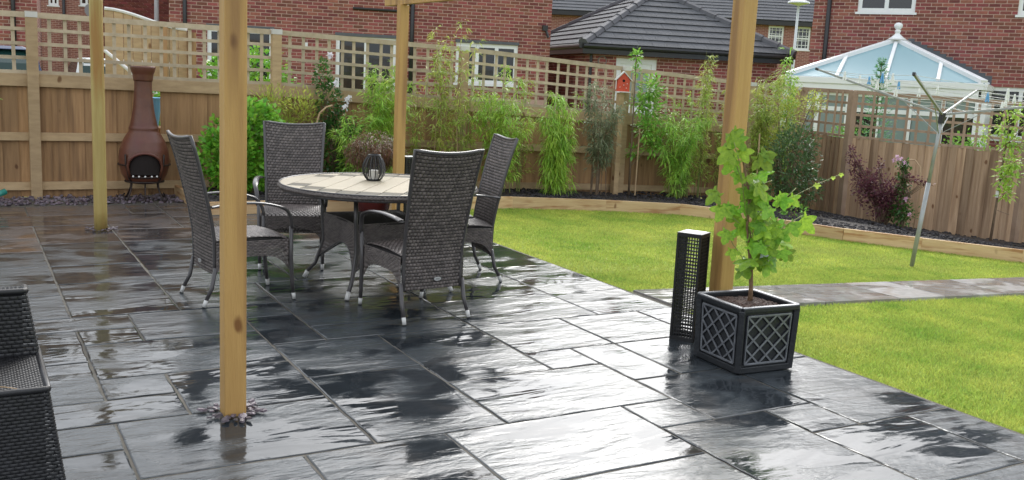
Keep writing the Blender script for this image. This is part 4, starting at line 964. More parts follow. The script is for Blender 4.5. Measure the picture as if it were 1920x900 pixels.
# ---------------------------------------------------------------- bird box
T = thing('bird_box', 'red wooden bird box with white pitched roof on the fence post', 'bird box', (8.22, 11.43, 1.40), R(-28))
b = MB(); b.prism([(-.085, -.06, 0), (.085, -.06, 0), (.085, -.06, .17), (0, -.06, .265), (-.085, -.06, .17)], (0, .13, 0)).obj('body', 'bird_red', T)
MB().lathe([(.019, 0), (.019, .003)], 16).obj('entrance_hole', 'soot_and_hole_shade', T, loc=(0, -.0605, .15), rot=(pi/2, 0, 0))  # flat dark disc, the shade inside the hole put into its colour
MB().tube([(0, -.06, .09), (0, -.10, .09)], .005, 6).obj('perch', 'white_paint', T)
for s in (-1, 1): MB().bar((s*.108, .005, .155), (s*-.004, .005, .279), .17, .014, up=(0, 1, 0)).obj('roof_panel', 'white_paint', T) if False else MB().prism([(0, -.08, .268), (s*.115, -.08, .148), (s*.122, -.08, .158), (0, -.08, .286)], (0, .17, 0)).obj('roof_panel', 'white_paint', T)
MB().box((-.10, -.08, -.012), (.10, .09, .0)).obj('floor_board', 'white_paint', T)
for x, z in ((-.05, .06), (.04, .05), (.05, .11)): MB().lathe([(.006, 0), (.006, .003)], 8).obj('flower_dot', 'white_paint', T, loc=(x, -.0605, z), rot=(pi/2, 0, 0))
tag(MB().box((-.04, -.04, -.1), (.04, .04, 1.48)).obj('timber_post', 'fence_wood_pale', loc=(8.20, 11.45, -.10)), 'slim pale post carrying the red bird box', 'post')

# ---------------------------------------------------------------- rotary dryer
T = thing('rotary_dryer', 'silver rotary washing line with four raised arms leaning on the lawn', 'washing line', (8.45, 6.50, -.19))
lat = Vector((.868, -.496, 0)); awy = Vector((.496, .868, 0)); ax_ = (Vector((0, 0, 1))+lat*.0784-awy*.0103).normalized()
hub = ax_*1.59
MB().tube([(0, 0, 0), tuple(hub*.55)], .022, 14).obj('lower_pole', 'alloy', T, smooth=True)
MB().tube([tuple(hub*.55), tuple(hub*.99)], .017, 14).obj('upper_pole', 'alloy', T, smooth=True)
MB().tube([tuple(hub*.93), tuple(hub*.995)], .032, 12).obj('hub', 'black_plastic', T)
l1 = lat.cross(ax_).normalized(); lx = (lat-ax_*lat.dot(ax_)).normalized(); ly = ax_.cross(lx).normalized()
AL = 1.36; ends = []
for k in range(4):
    a = R(180-36-90*k); d = lx*cos(a)+ly*sin(a); d = (d*cos(R(13))+ax_*sin(R(13))).normalized(); ends.append(d)
    MB().bar(tuple(hub*.985+d*.03), tuple(hub*.985+d*AL), .022, .022).obj('arm', 'alloy', T, bevel=.003)
    MB().bar(tuple(hub*.985+d*AL), tuple(hub*.985+d*(AL+.035)), .026, .026).obj('arm_cap', 'black_plastic', T)
    MB().bar(tuple(hub*.86), tuple(hub*.985+d*.42), .010, .006).obj('strut', 'alloy', T)
hp = hub*.985
for q in np.linspace(.35, AL-.02, 6):
    b = MB()
    for k in range(4):
        p_, q_ = hp+ends[k]*q, hp+ends[(k+1) % 4]*q; b.tube([tuple(p_), tuple((p_+q_)/2-Vector((0, 0, .02))), tuple(q_)], .0024, 5)
    b.obj('washing_line', 'line', T)
rr = random.Random(8)
for k, q, f, c_ in ((0, AL-.02, .25, 'peg_white'), (0, AL-.02, .31, 'peg_blue'), (0, AL-.02, .42, 'peg_white'), (0, AL-.02, .50, 'peg_blue'), (0, AL-.02, .75, 'peg_white'), (1, AL-.02, .3, 'peg_white'), (1, AL-.02, .36, 'peg_white'), (1, 1.1, .4, 'peg_white'), (3, AL-.02, .2, 'peg_white'), (3, AL-.02, .3, 'peg_blue'), (3, AL-.02, .7, 'peg_white'), (2, AL-.02, .5, 'peg_white'), (2, 1.1, .55, 'peg_blue'), (3, 1.1, .5, 'peg_white'), (0, 1.1, .6, 'peg_white'), (2, AL-.02, .3, 'peg_white'), (2, AL-.02, .34, 'peg_white'), (1, .9, .5, 'peg_white'), (3, .9, .4, 'peg_white')):
    p_ = (hp+ends[k]*q).lerp(hp+ends[(k+1) % 4]*q, f)-Vector((0, 0, .02*4*f*(1-f)))
    b = MB().bar((p_.x, p_.y, p_.z+.02), (p_.x+.012, p_.y-.006, p_.z-.07), .012, .011).bar((p_.x, p_.y, p_.z+.02), (p_.x-.012, p_.y+.006, p_.z-.07), .012, .011)
    o = b.obj('clothes_peg', c_); o['label'] = ('white' if c_ == 'peg_white' else 'blue')+' clothes peg clipped on the rotary washing line'; o['category'] = 'clothes peg'; o['group'] = 'clothes pegs on the washing line' if c_ == 'peg_white' else 'blue clothes pegs on the washing line'
    o.location = T.location

# teal hose end at the far left of the patio
tag(MB().tube([(-.35, 10.55, .02), (.0, 10.72, .05), (.26, 10.85, .12), (.36, 10.9, .16)], .03, 10).obj('garden_hose', 'hose', smooth=True), 'teal hose end lying by the pebbles at the left edge', 'hose')

# ---------------------------------------------------------------- houses
class House:
    """a facade along direction d from p0, outward normal nrm, real bricks over mortar"""
    def __init__(s, T, p0, d, depth, z0, z1, openings, L_):
        s.T, s.p0, s.d = T, Vector((*p0, 0)), Vector((*d, 0)).normalized(); s.n = Vector((s.d.y, -s.d.x, 0))
        if s.n.dot(s.p0) > 0: s.n = -s.n                 # outward, towards the garden
        s.z0, s.z1, s.op, s.L, s.dep = z0, z1, openings, L_, depth
    def P(s, a, z, off=0): return s.p0+s.d*a+s.n*off+Vector((0, 0, z))
    def slab(s, mb, a0, a1, z0, z1, o0, o1):
        V = [s.P(a, z, o) for z in (z0, z1) for o in (o0, o1) for a in (a0, a1)]
        mb.add(V, [(0, 1, 3, 2), (4, 6, 7, 5), (0, 4, 5, 1), (2, 3, 7, 6), (0, 2, 6, 4), (1, 5, 7, 3)])
    def wall(s, mtl='brick_mortar', name='wall'):
        xs = sorted({0, s.L, *[o[0] for o in s.op], *[o[1] for o in s.op]}); zs_ = sorted({s.z0, s.z1, *[o[2] for o in s.op], *[o[3] for o in s.op]}); b = MB()
        for i in range(len(xs)-1):
            for j in range(len(zs_)-1):
                xm, zm = (xs[i]+xs[i+1])/2, (zs_[j]+zs_[j+1])/2
                if any(o[0] < xm < o[1] and o[2] < zm < o[3] for o in s.op): continue
                s.slab(b, xs[i], xs[i+1], zs_[j], zs_[j+1], -.25, 0)
        b.obj(name, mtl, s.T)
        b = MB(); s.slab(b, .002, s.L-.002, s.z0, s.z1-.02, -s.dep, -s.dep+.2)
        s.slab(b, .0, .24, s.z0, s.z1, -s.dep+.2, -.251); s.slab(b, s.L-.24, s.L, s.z0, s.z1, -s.dep+.2, -.251); b.obj('wall', 'far_brick_a', s.T)
        b = MB(); s.slab(b, .25, s.L-.25, s.z0+.02, s.z1-.05, -1.3, -1.2); b.obj('dark_interior', 'dark_room', s.T)
    def bricks(s, a0, a1, z0, z1, pick, seed=0, material='brick'):
        bl, bh, dp = .208, .060, .009; me = {}
        def bm(w_):
            w_ = round(w_, 3)
            if w_ not in me:
                b = MB(); h_ = bh/2; e = .003
                V = [(-w_/2, 0, -h_), (w_/2, 0, -h_), (w_/2, 0, h_), (-w_/2, 0, h_), (-w_/2+e, dp, -h_+e), (w_/2-e, dp, -h_+e), (w_/2-e, dp, h_-e), (-w_/2+e, dp, h_-e)]
                b.add(V, [(4, 5, 6, 7), (0, 1, 5, 4), (1, 2, 6, 5), (2, 3, 7, 6), (3, 0, 4, 7)]); m2 = b.mesh('brick'); m2.materials.append(MATS[material]); me[w_] = (m2, V)
            return me[w_]
        rows = int((z1-z0)/.075); picked = 0; big = MB(); rot = math.atan2(s.n.y, s.n.x)-pi/2
        rm = Matrix.Rotation(rot, 3, 'Z')
        for r_ in range(rows):
            z = z0+.0375+r_*.075; off = .1125 if r_ % 2 else 0; a = a0-off
            while a < a1-.02:
                lo, hi = max(a, a0), min(a+bl, a1); a += .225
                # trim at the openings
                segs = [(lo, hi)]
                for o in s.op:
                    if z+.03 > o[2] and z-.03 < o[3]:
                        ns = []
                        for (l_, h_) in segs:
                            if h_ <= o[0] or l_ >= o[1]: ns.append((l_, h_)); continue
                            if l_ < o[0]: ns.append((l_, o[0]))
                            if h_ > o[1]: ns.append((o[1], h_))
                        segs = ns
                for (l_, h_) in segs:
                    if h_-l_ < .04: continue
                    m2, V = bm(h_-l_); c = s.P((l_+h_)/2, z)
                    if picked < 300 and pick((l_+h_)/2, z):
                        o = link('brick', m2, s.T); o.location = c; o.rotation_euler = (0, 0, rot); picked += 1
                    else: big.add([c+rm @ Vector(v) for v in V], [(4, 5, 6, 7), (0, 1, 5, 4), (1, 2, 6, 5), (2, 3, 7, 6), (3, 0, 4, 7)])
        big.obj('brickwork', material, s.T, kind='stuff')
    def window(s, a0, a1, z0, z1, cols=2, rows=1, fw=.085, sill=True, pane='pane_dark', top=0, curtains=True, tops=None):
        W = MB(); s.slab(W, a0, a1, z1-fw, z1, -.10, -.03); s.slab(W, a0, a1, z0, z0+fw, -.10, -.03); s.slab(W, a0, a0+fw, z0+fw, z1-fw, -.101, -.031); s.slab(W, a1-fw, a1, z0+fw, z1-fw, -.101, -.031)
        cw = (a1-a0-fw)/cols; rh = (z1-z0-fw)/rows
        for k in range(1, cols): x = a0+k*cw; s.slab(W, x, x+fw, z0+fw, z1-fw, -.102, -.028)
        for k in range(1, rows): z = z0+k*rh; s.slab(W, a0+fw, a1-fw, z, z+fw*.8, -.099, -.026)
        f = W.obj('window', 'upvc', s.T)
        G = MB(); s.slab(G, a0+.01, a1-.01, z0+.01, z1-.01, -.075, -.065); G.obj('pane', pane, f)
        if sill: S_ = MB(); s.slab(S_, a0-.04, a1+.04, z0-.05, z0-.002, -.1, .035); S_.obj('sill', 'upvc', f)
        return f
    def pipe(s, a, z0, z1, r_=.035, material='black_plastic'):
        MB().tube([tuple(s.P(a, z0, .05)), tuple(s.P(a, z1, .05))], r_, 10).obj('drainpipe', material, s.T, smooth=True)
def hip_roof(Hs, z, over, pitch, name='roof', gut=True):
    """plain hipped roof over the house footprint"""
    a0, a1, o0, o1 = -over, Hs.L+over, over, -Hs.dep-over; hw = min(Hs.L+2*over, Hs.dep+2*over)/2; rz_ = z+hw*pitch; b = MB()
    c = [Hs.P(a0, z, o0), Hs.P(a1, z, o0), Hs.P(a1, z, o1), Hs.P(a0, z, o1)]
    if Hs.L > Hs.dep: r_ = [Hs.P(a0+hw, rz_, (o0+o1)/2), Hs.P(a1-hw, rz_, (o0+o1)/2)]; F = [(0, 1, 5, 4), (2, 3, 4, 5), (1, 2, 5), (3, 0, 4)]
    else: r_ = [Hs.P((a0+a1)/2, rz_, o0-hw), Hs.P((a0+a1)/2, rz_, o1+hw)]; F = [(0, 1, 4), (1, 2, 5, 4), (2, 3, 5), (3, 0, 4, 5)]
    b.add(c+r_, F+[(3, 2, 1, 0)]); b.obj(name, 'roof_tile', Hs.T)
    g = MB(); Hs.slab(g, a0, a1, z-.2, z-.004, over-.02, over); Hs.slab(g, a0, a1, z-.2, z-.18, 0.001, over-.021); g.obj('fascia', 'black_plastic', Hs.T)
AZ = lambda a: (sin(R(a)), cos(R(a)))
# brick house behind the middle of the fence: s runs left from its right-hand corner
Tm = thing('brick_house', 'red brick house with white windows behind the middle of the fence', 'house', (0, 0, 0))
dl = (-.956, .292)
mid = House(Tm, (12.2, 20.0), dl, 8.5, -.4, 5.1, [(.77, 2.24, 1.32, 2.24), (3.62, 4.98, .5, 2.24), (6.35, 7.76, .5, 2.27), (1.0, 2.3, 3.75, 4.8), (4.0, 5.3, 3.75, 4.8), (6.5, 7.6, 3.75, 4.8)], 8.55)
mid.wall(); mid.bricks(0, 8.55, 1.0, 5.05, lambda a, z: a < 3.2 and 2.25 < z < 3.4 or a < .75 and z > 1.7)
mid.window(.77, 2.24, 1.32, 2.24, 3); mid.window(3.62, 4.98, .5, 2.24, 2); mid.window(6.35, 7.76, .5, 2.27, 2)
for a0, a1 in ((1.0, 2.3), (4.0, 5.3), (6.5, 7.6)): mid.window(a0, a1, 3.75, 4.8, 2)
for a0, a1, z in ((.77, 2.24, 2.245), (3.62, 4.98, 2.245), (6.35, 7.76, 2.275)): b = MB(); mid.slab(b, a0-.02, a1+.02, z, z+.07, .009, .02); b.obj('lintel', 'black_plastic' if False else 'lead', Tm)
mid.pipe(3.28, -.3, 5.0, .05); mid.pipe(8.22, -.3, 5.0, .045)
MB().tube([tuple(mid.P(4.62, 2.86, .05)), tuple(mid.P(3.34, 2.86, .05))], .03, 8).obj('overflow_pipe', 'black_plastic', Tm)
MB().tube([tuple(mid.P(3.75, 3.12, .06)), tuple(mid.P(3.34, 3.02, .06))], .045, 8).obj('waste_pipe', 'black_plastic', Tm)
lt = MB(); mid.slab(lt, .10, .22, 2.62, 2.74, .0085, .10); lt.tube([tuple(mid.P(.13, 2.62, .06)), tuple(mid.P(.08, 2.46, .10))], .03, 8); lt.obj('security_light', 'black_plastic', Tm)
alm = MB(); mid.slab(alm, 5.6, 5.72, 1.95, 2.05, .0085, .05); alm.obj('vent_cover', 'white_box', Tm)
hip_roof(mid, 5.1, .35, .75)

# garage with pyramid roof
Tg = thing('brick_garage', 'brick garage with dark tiled hipped roof between the two brick houses', 'garage', (0, 0, 0))
gd = Vector((.955, -.297)); gn = Vector((.297, .955)); gc = Vector((12.34, 18.8)); W_, D_ = 5.22, 6.5
gar = House(Tg, tuple(gc+gd*.28+gn*.28), tuple(gd), D_-.56, -.6, 2.2, [(.62, 1.62, -.3, 2.06)], W_-.56)
gar.wall(); gar.bricks(0, W_-.56, .3, 2.18, lambda a, z: 1.7 < a and z > 1.3, 2)
garL = House(Tg, tuple(gc+gd*.28+gn*(D_-.28)), tuple(-gn), .3, -.6, 2.2, [], D_-.56)
garL.n = Vector((-gd.x, -gd.y, 0)); garL.bricks(0, D_-.56, .6, 2.18, lambda a, z: False)
f = gar.window(.62, 1.62, -.3, 2.06, 1, 1, .11, sill=False, pane='upvc')
b = MB(); gar.slab(b, .80, 1.44, 1.0, 1.78, -.064, -.055); b.obj('pane', 'pane_pale', f)
MB().tube([tuple(gar.P(.28+.1*cos(a), 1.98+.1*sin(a), .012)) for a in np.linspace(0, 2*pi, 20, endpoint=False)], .012, 6, closed=True).obj('vent_ring', 'alarm_grey', Tg)
def tile_plane(T, c, e, u, W_, D2, z, pitch, zr, seed, pick, expo=.30, tw=.335, hips=(1, 1), amax=9):
    """tiles on a hipped slope: eave from c along e, rising along u; clipped by 45 degree hips"""
    e3 = Vector((*e, 0)); up = Vector((u[0], u[1], pitch)).normalized(); nrm = e3.cross(up).normalized(); nrm = nrm if nrm.z > 0 else -nrm
    cz = Vector((c[0], c[1], z)); ch = 1/math.sqrt(1+pitch*pitch); rr_ = random.Random(seed); big = MB(); cnt = 0
    rows = int(min(W_/2, amax)/ch/expo)+1
    for r_ in range(rows):
        s0, s1 = r_*expo-.03, (r_+1)*expo+.02; off = (tw/2 if r_ % 2 else 0)
        a = -off
        while a < W_:
            poly = [(a+.002, s0), (a+tw-.002, s0), (a+tw-.002, s1), (a+.002, s1)]; a += tw
            # clip: left x >= s*ch ; right x <= W - s*ch
            for sg in (0, 1):
                out = []
                f_ = (lambda q: q[0]-q[1]*ch*hips[0]) if sg == 0 else (lambda q: W_-q[0]-q[1]*ch*hips[1])
                for i in range(len(poly)):
                    p_, q_ = poly[i], poly[(i+1) % len(poly)]; dp, dq = f_(p_), f_(q_)
                    if dp >= 0: out.append(p_)
                    if dp*dq < 0: t_ = dp/(dp-dq); out.append((p_[0]+(q_[0]-p_[0])*t_, p_[1]+(q_[1]-p_[1])*t_))
                poly = out
                if len(poly) < 3: break
            if len(poly) < 3: continue
            P_ = [cz+e3*x+up*y+nrm*(.014+.032*(1-(y-s0)/(s1-s0))) for x, y in poly]
            b = MB().prism([tuple(q) for q in P_], tuple(nrm*-.011))
            if pick and cnt < 300: b.obj('roof_tile', 'roof_tile', T); cnt += 1
            else: big.add(b.v, b.f)
    if big.v: big.obj('roof_tiling', 'roof_tile', T, kind='stuff')
    return nrm
pt = .575; ze = 2.34
V = [Vector((*gc, ze)), Vector((*(gc+gd*W_), ze)), Vector((*(gc+gd*W_+gn*D_), ze)), Vector((*(gc+gn*D_), ze))]
hw = W_/2; r0 = gc+gd*hw+gn*hw; r1 = gc+gd*hw+gn*(D_-hw); V += [Vector((*r0, ze+hw*pt)), Vector((*r1, ze+hw*pt))]
MB().add(V, [(0, 1, 4), (1, 2, 5, 4), (2, 3, 5), (3, 0, 4, 5), (3, 2, 1, 0)]).obj('roof', 'tile_shadow_base', Tg)
tile_plane(Tg, gc, gd, gn, W_, D_, ze, pt, 0, 1, True)
tile_plane(Tg, gc+gn*D_, -gn, gd, D_, W_, ze, pt, 0, 2, True, amax=hw)
tile_plane(Tg, gc+gd*W_, gn, -gd, D_, W_, ze, pt, 0, 3, False, amax=hw)
def hip_run(T, p_, q_):
    p_, q_ = Vector(p_), Vector(q_); L_ = (q_-p_).length; n_ = int(L_/.42)
    for k in range(n_): MB().tube([tuple(p_.lerp(q_, k/n_)), tuple(p_.lerp(q_, (k+1.06)/n_))], [.125, .105], 8).obj('hip_tile', 'ridge_tile', T, smooth=False)
hip_run(Tg, V[0], V[4]); hip_run(Tg, V[1], V[4]); hip_run(Tg, V[3], V[5]); hip_run(Tg, V[4], V[5])
for p_, q_, n_ in ((gc, gc+gd*W_, -gn), (gc, gc+gn*D_, -gd)):
    d_ = (q_-p_).normalized(); MB().bar((p_.x-n_.x*.02, p_.y-n_.y*.02, ze-.13), (q_.x-n_.x*.02, q_.y-n_.y*.02, ze-.13), .03, .17).obj('fascia', 'black_plastic', Tg)
    MB().tube([(p_.x+n_.x*.04, p_.y+n_.y*.04, ze-.05), (q_.x+n_.x*.04, q_.y+n_.y*.04, ze-.05)], .055, 8).obj('gutter', 'black_plastic', Tg)
    MB().bar((p_.x-n_.x*.17+d_.x*.1, p_.y-n_.y*.17+d_.y*.1, ze-.205), (q_.x-n_.x*.17, q_.y-n_.y*.17, ze-.205), .28, .012).obj('soffit', 'black_plastic', Tg)
pp = gc+gd*.24+gn*.2; MB().tube([(pp.x, pp.y, ze-.1), (pp.x+.06, pp.y+.04, ze-.25), (pp.x+.06, pp.y+.04, -.3)], .035, 8).obj('drainpipe', 'black_plastic', Tg)

# right-hand brick house and its conservatory
az = 147; rd = Vector(AZ(az)); rn = Vector((.839, .545))
Tr = thing('brick_house', 'red brick house rising behind the white conservatory', 'house', (0, 0, 0))
rc = Vector((18.2, 14.68))-rd*2.15
rgt = House(Tr, tuple(rc), tuple(rd), 8, -.6, 5.1, [(.95, 2.15, 3.32, 4.4), (4.15, 5.35, 3.30, 4.4), (3.75, 5.7, .72, 1.80)], 8.0)
rgt.wall(); rgt.bricks(0, 8, .0, 5.05, lambda a, z: .0 < a < 4.8 and 2.3 < z < 3.4)
rgt.window(.95, 2.15, 3.32, 4.4, 2); rgt.window(4.15, 5.35, 3.30, 4.4, 2); rgt.window(3.75, 5.7, .72, 1.80, 3, 1, .08)
rgt.pipe(.34, -.5, 5.0, .05); hip_roof(rgt, 5.1, .35, .75)
# ornaments on the upstairs sill
for a, h_, m_, lb in ((1.32, .22, 'curtain', 'small figurine standing inside the upstairs window'), (1.88, .16, 'white_box', 'white pot on the upstairs window sill indoors')):
    c = rgt.P(a, 3.39, -.16); tag(MB().lathe([(.035, 0), (.05, .05), (.03, h_*.6), (.04, h_*.8), (.02, h_)], 12, tuple(c)).obj('ornament', m_), lb, 'ornament')
# conservatory: eaves from Lc to Rc
Tc = thing('conservatory', 'white framed conservatory with pale glass hipped roof and ball finial', 'conservatory', (0, 0, 0))
Lc = Vector((14.1, 14.19)); cd = Vector((.545, -.8385)); cw_ = 3.50; pr_ = 3.72; zc = 1.80
def CP(a, b_, z): q = Lc+cd*a+rn*b_; return Vector((q.x, q.y, z))
ridge0 = CP(cw_/2, 1.72, 2.60); ridge1 = CP(cw_/2, pr_-.02, 2.60); c00 = CP(0, 0, zc); c10 = CP(cw_, 0, zc); c01 = CP(0, pr_-.02, zc); c11 = CP(cw_, pr_-.02, zc)
def pane(name, P_, m_='roof_glass'): n_ = (P_[1]-P_[0]).cross(P_[2]-P_[0]).normalized(); MB().prism([tuple(q) for q in P_], tuple(n_*.02)).obj(name, m_, Tc)
fl = [CP(cw_*f, 0, zc) for f in (0, .27, .52, .78, 1.0)]
def hipL(f): return c00.lerp(ridge0, f)
def hipR(f): return c10.lerp(ridge0, f)
tL, tR = hipL(.54), hipR(.46); top = ridge0
pane('roof_pane', [fl[0], fl[1], tL]); pane('roof_pane', [fl[1], fl[2], top, tL]); pane('roof_pane', [fl[2], fl[3], tR, top]); pane('roof_pane', [fl[3], fl[4], tR])
pane('roof_pane', [c10, c11, ridge1, ridge0]); pane('roof_pane', [c01, c00, ridge0, ridge1])
upn = Vector((0, 0, .045))
def cbar(p_, q_, w_=.10, h_=.06, nm='glazing_bar', off=.03): MB().bar(tuple(p_+Vector((0, 0, off))), tuple(q_+Vector((0, 0, off))), w_, h_).obj(nm, 'upvc', Tc, bevel=.008)
cbar(c00, ridge0, .14, .09, 'hip_bar'); cbar(c10, ridge0, .14, .09, 'hip_bar'); cbar(fl[1], tL, .07, .06); cbar(fl[2], top, .07, .06); cbar(fl[3], tR, .07, .06); cbar(ridge0, ridge1, .16, .10, 'ridge_bar', .04)
for f in (.35, .65): cbar(c10.lerp(c11, f), ridge0.lerp(ridge1, f*.9), .06, .06); cbar(c01.lerp(c00, f), ridge0.lerp(ridge1, 1-f), .06, .06)
for p_, q_ in ((c00, c10), (c00, c01), (c10, c11)):
    cbar(p_, q_, .12, .12, 'gutter', -.05); cbar(p_.lerp(q_, .02), q_.lerp(p_, .02), .07, .16, 'eaves_beam', -.19)
fb = ridge0+Vector((0, 0, .02))
MB().lathe([(r_*.8, z*.72) for r_, z in [(.26, 0), (.16, .07), (.10, .13), (.06, .17), (.05, .20), (.075, .235), (.06, .28), (.045, .29), (.055, .30), (.095, .35), (.105, .395), (.095, .44), (.05, .475), (.002, .485)]], 20, tuple(fb)).obj('finial', 'upvc', Tc, smooth=True)
# stepped lead flashing where the right slope meets the brickwork
n_ = 13
for k in range(n_):
    f0, f1 = k/n_, (k+1)/n_; p_ = ridge1.lerp(c11, f0); q_ = ridge1.lerp(c11, f1); o_ = Vector((-rn.x*.012, -rn.y*.012, 0))
    MB().prism([tuple(p_+o_+Vector((0, 0, .03))), tuple(q_+o_+Vector((0, 0, .03))), tuple(q_+o_+Vector((0, 0, .03+(p_.z-q_.z)+.13))), tuple(p_+o_+Vector((0, 0, .16)))], (-rn.x*.01, -rn.y*.01, 0)).obj('flashing', 'lead', Tc)
# glazed walls
zb_ = -.45
def cwall(p_, q_, nb, seed, doors=False):
    d_ = (q_-p_); L_ = d_.length; d_.normalize()
    for k in range(nb+1):
        w_ = .16 if k in (0, nb) else .10; c = p_+d_*(L_*k/nb); MB().bar((c.x, c.y, zb_), (c.x, c.y, zc-.24), w_, .07, up=tuple(d_)).obj('mullion', 'upvc', Tc)
    for z, h_ in ((.15, .08), (1.22, .08), (1.5, .06)): MB().bar((p_.x, p_.y, z), (q_.x, q_.y, z), .055, h_).obj('transom', 'upvc', Tc)
    MB().bar((p_.x, p_.y, -.2), (q_.x, q_.y, -.2), .03, .62).obj('base_panel', 'upvc', Tc)
    for k in range(nb):
        a_, b_2 = p_+d_*(L_*(k+.08)/nb), p_+d_*(L_*(k+.92)/nb)
        MB().bar((a_.x, a_.y, .68), (b_2.x, b_2.y, .68), .012, 1.0).obj('pane', 'pane_dark' if (k+seed) % 3 == 0 else 'pane_pale', Tc); MB().bar((a_.x, a_.y, 1.36), (b_2.x, b_2.y, 1.36), .0125, .22).obj('pane', 'pane_pale', Tc)
z0v = lambda v: Vector((v.x, v.y, 0))
cwall(z0v(c00.lerp(c10, .02))+Vector((rn.x, rn.y, 0))*.08, z0v(c10.lerp(c00, .02))+Vector((rn.x, rn.y, 0))*.08, 6, 1)
cwall(z0v(c10)+Vector((rn.x, rn.y, 0))*.12, z0v(c11), 5, 2); cwall(z0v(c00)+Vector((rn.x, rn.y, 0))*.12, z0v(c01), 5, 0)
# neighbour's monkey puzzle like sapling in front of the conservatory
T = plant('conifer', 'tiered young conifer standing in front of the conservatory', 'conifer', (13.05, 11.05, -.4))
MB().tube([(0, 0, 0), (0, 0, 2.45)], [.03, .006], 8).obj('trunk', 'bark', T)
P = []; D = []; g = np.random.default_rng(6)
for z in np.arange(.3, 2.42, .10):
    q = .36*(2.55-z)/1.4 if z > 1.3 else .32; q = min(q, .30)
    for a in np.linspace(0, 2*pi, 8, endpoint=False)+z*5:
        for f in np.linspace(.1, 1, 9): P += [(cos(a)*q*f, sin(a)*q*f, z+.10*f*f)]*3; D += [(cos(a)+g.normal(0, .5), sin(a)+g.normal(0, .5), .3+g.normal(0, .3)) for _ in range(3)]
V, F = leaf_field(P, D, .06, .012, 4, .05); npmesh('crown', V, F, 'conifer_leaf', T)
for k, (x, y, lb) in enumerate(((13.2, 11.6, 'leafy green shrub seen through the dark trellis left of the conifer'), (14.0, 9.9, 'leafy shrub seen through the trellis behind the dryer hub'), (14.6, 8.4, 'bushy garden plant behind the trellis at the right edge'))):
    shrub('shrub', lb, 'shrub', x, y, -.45, [(0, 0, .75, .4, .5, .6), (0, .2, 1.15, .25, .3, .3)], 1500, .07, .04, 'sapling_leaf', 60+k)

# houses further off
Tn = thing('brick_house', 'brick house wall with a black drainpipe at the far left', 'house', (0, 0, 0))
nl = House(Tn, (1.53, 23.85), (-.997, .078), 7, -.2, 5.1, [], 8); nl.wall(); nl.bricks(0, 4, 1.3, 5.0, lambda a, z: a < 2.2 and z > 1.6); nl.pipe(.46, -.1, 5.0, .045); hip_roof(nl, 5.1, .35, .8)
def far_house(label, p0, d, L_, dep, z1, wins, roofp=.8, pipes=(), z0=-.4, mt='far_brick', grid=(1, 1), over=.35):
    mt = 'far_brick_b' if d[0] > 0 else 'far_brick_a'
    T = thing('brick_house', label, 'house', (0, 0, 0)); h_ = House(T, p0, d, dep, z0, z1, [w_[:4] for w_ in wins], L_); h_.wall(mt)
    for w_ in wins: h_.window(*w_[:4], *(w_[4:] or (2, 1)))
    for a in pipes: h_.pipe(a, z0, z1, .06)
    hip_roof(h_, z1, over, roofp); return h_
f1 = far_house('distant brick house with small white upstairs windows left of the round post', (8.5, 43.2), (-.956, .292), 13, 8, 5.4, [(3.72, 4.25, 3.53, 4.7), (5.05, 5.45, 3.46, 4.7), (7.5, 8.3, 3.6, 4.7)], pipes=(4.85,))
dish = MB().lathe([(.02, 0), (.25, .05), (.33, .12)], 16, (0, 0, 0)).obj('satellite_dish', 'alarm_grey', f1.T, loc=tuple(f1.P(3.75, 3.25, .35)), rot=(R(70), 0, R(20)))
f2 = far_house('brick gable house behind the lamp post and left of the main house', (8.2, 31.0), (-.956, .292), 4.6, 8, 5.3, [])
f2.bricks(0, 4.6, 1.3, 5.2, lambda a, z: False)
fx = far_house('distant brick house with grey tiled roof between the garage and the right house', (19.5, 44.6), (.868, -.496), 22, 9, 4.75, [(17.15, 17.9, 3.6, 4.52, 1, 2), (18.45, 19.2, 3.45, 4.54, 1, 2), (2, 3.2, 3.5, 4.5)], roofp=.55, grid=(1, 1))
for (a0, a1, z0_, z1_) in ((17.15, 17.9, 3.6, 4.52), (18.45, 19.2, 3.45, 4.54)):
    b = MB()
    for k in (1, 2, 3): x = a0+(a1-a0)*k/4; fx.slab(b, x-.012, x+.012, z0_+.05, z1_-.05, -.066, -.04)
    for k in (1, 2, 3, 4): z = z0_+(z1_-z0_)*k/5; fx.slab(b, a0+.05, a1-.05, z-.012, z+.012, -.067, -.041)
    b.obj('glazing_grid', 'upvc', fx.T)
q0 = fx.P(-.35, 0, .35); tile_plane(fx.T, (q0.x, q0.y), (fx.d.x, fx.d.y), (-fx.n.x, -fx.n.y), 22.7, 9, 4.77, .55, 0, 5, False, expo=.34, tw=.9, amax=4)
def lamp_post(label, x, y, z, h, r_=.06):
    T = thing('street_lamp', label, 'street lamp', (x, y, z)); MB().tube([(0, 0, 0), (0, 0, h*.3), (0, 0, h)], [r_*1.3, r_, r_*.7], 10).obj('pole', 'upvc_grey', T, smooth=True)
    MB().lathe([(.06, h), (.10, h+.02), (.42, h+.10), (.40, h+.16), (.10, h+.24), (.0, h+.26)], 16).obj('lamp_head', 'upvc_grey', T)
lamp_post('grey street lamp pole standing in front of the brick gable', 4.62, 27.6, -.3, 5.5, .07)
lamp_post('pale street lamp beside the far house windows', 28.6, 28.5, -.4, 5.15, .07)

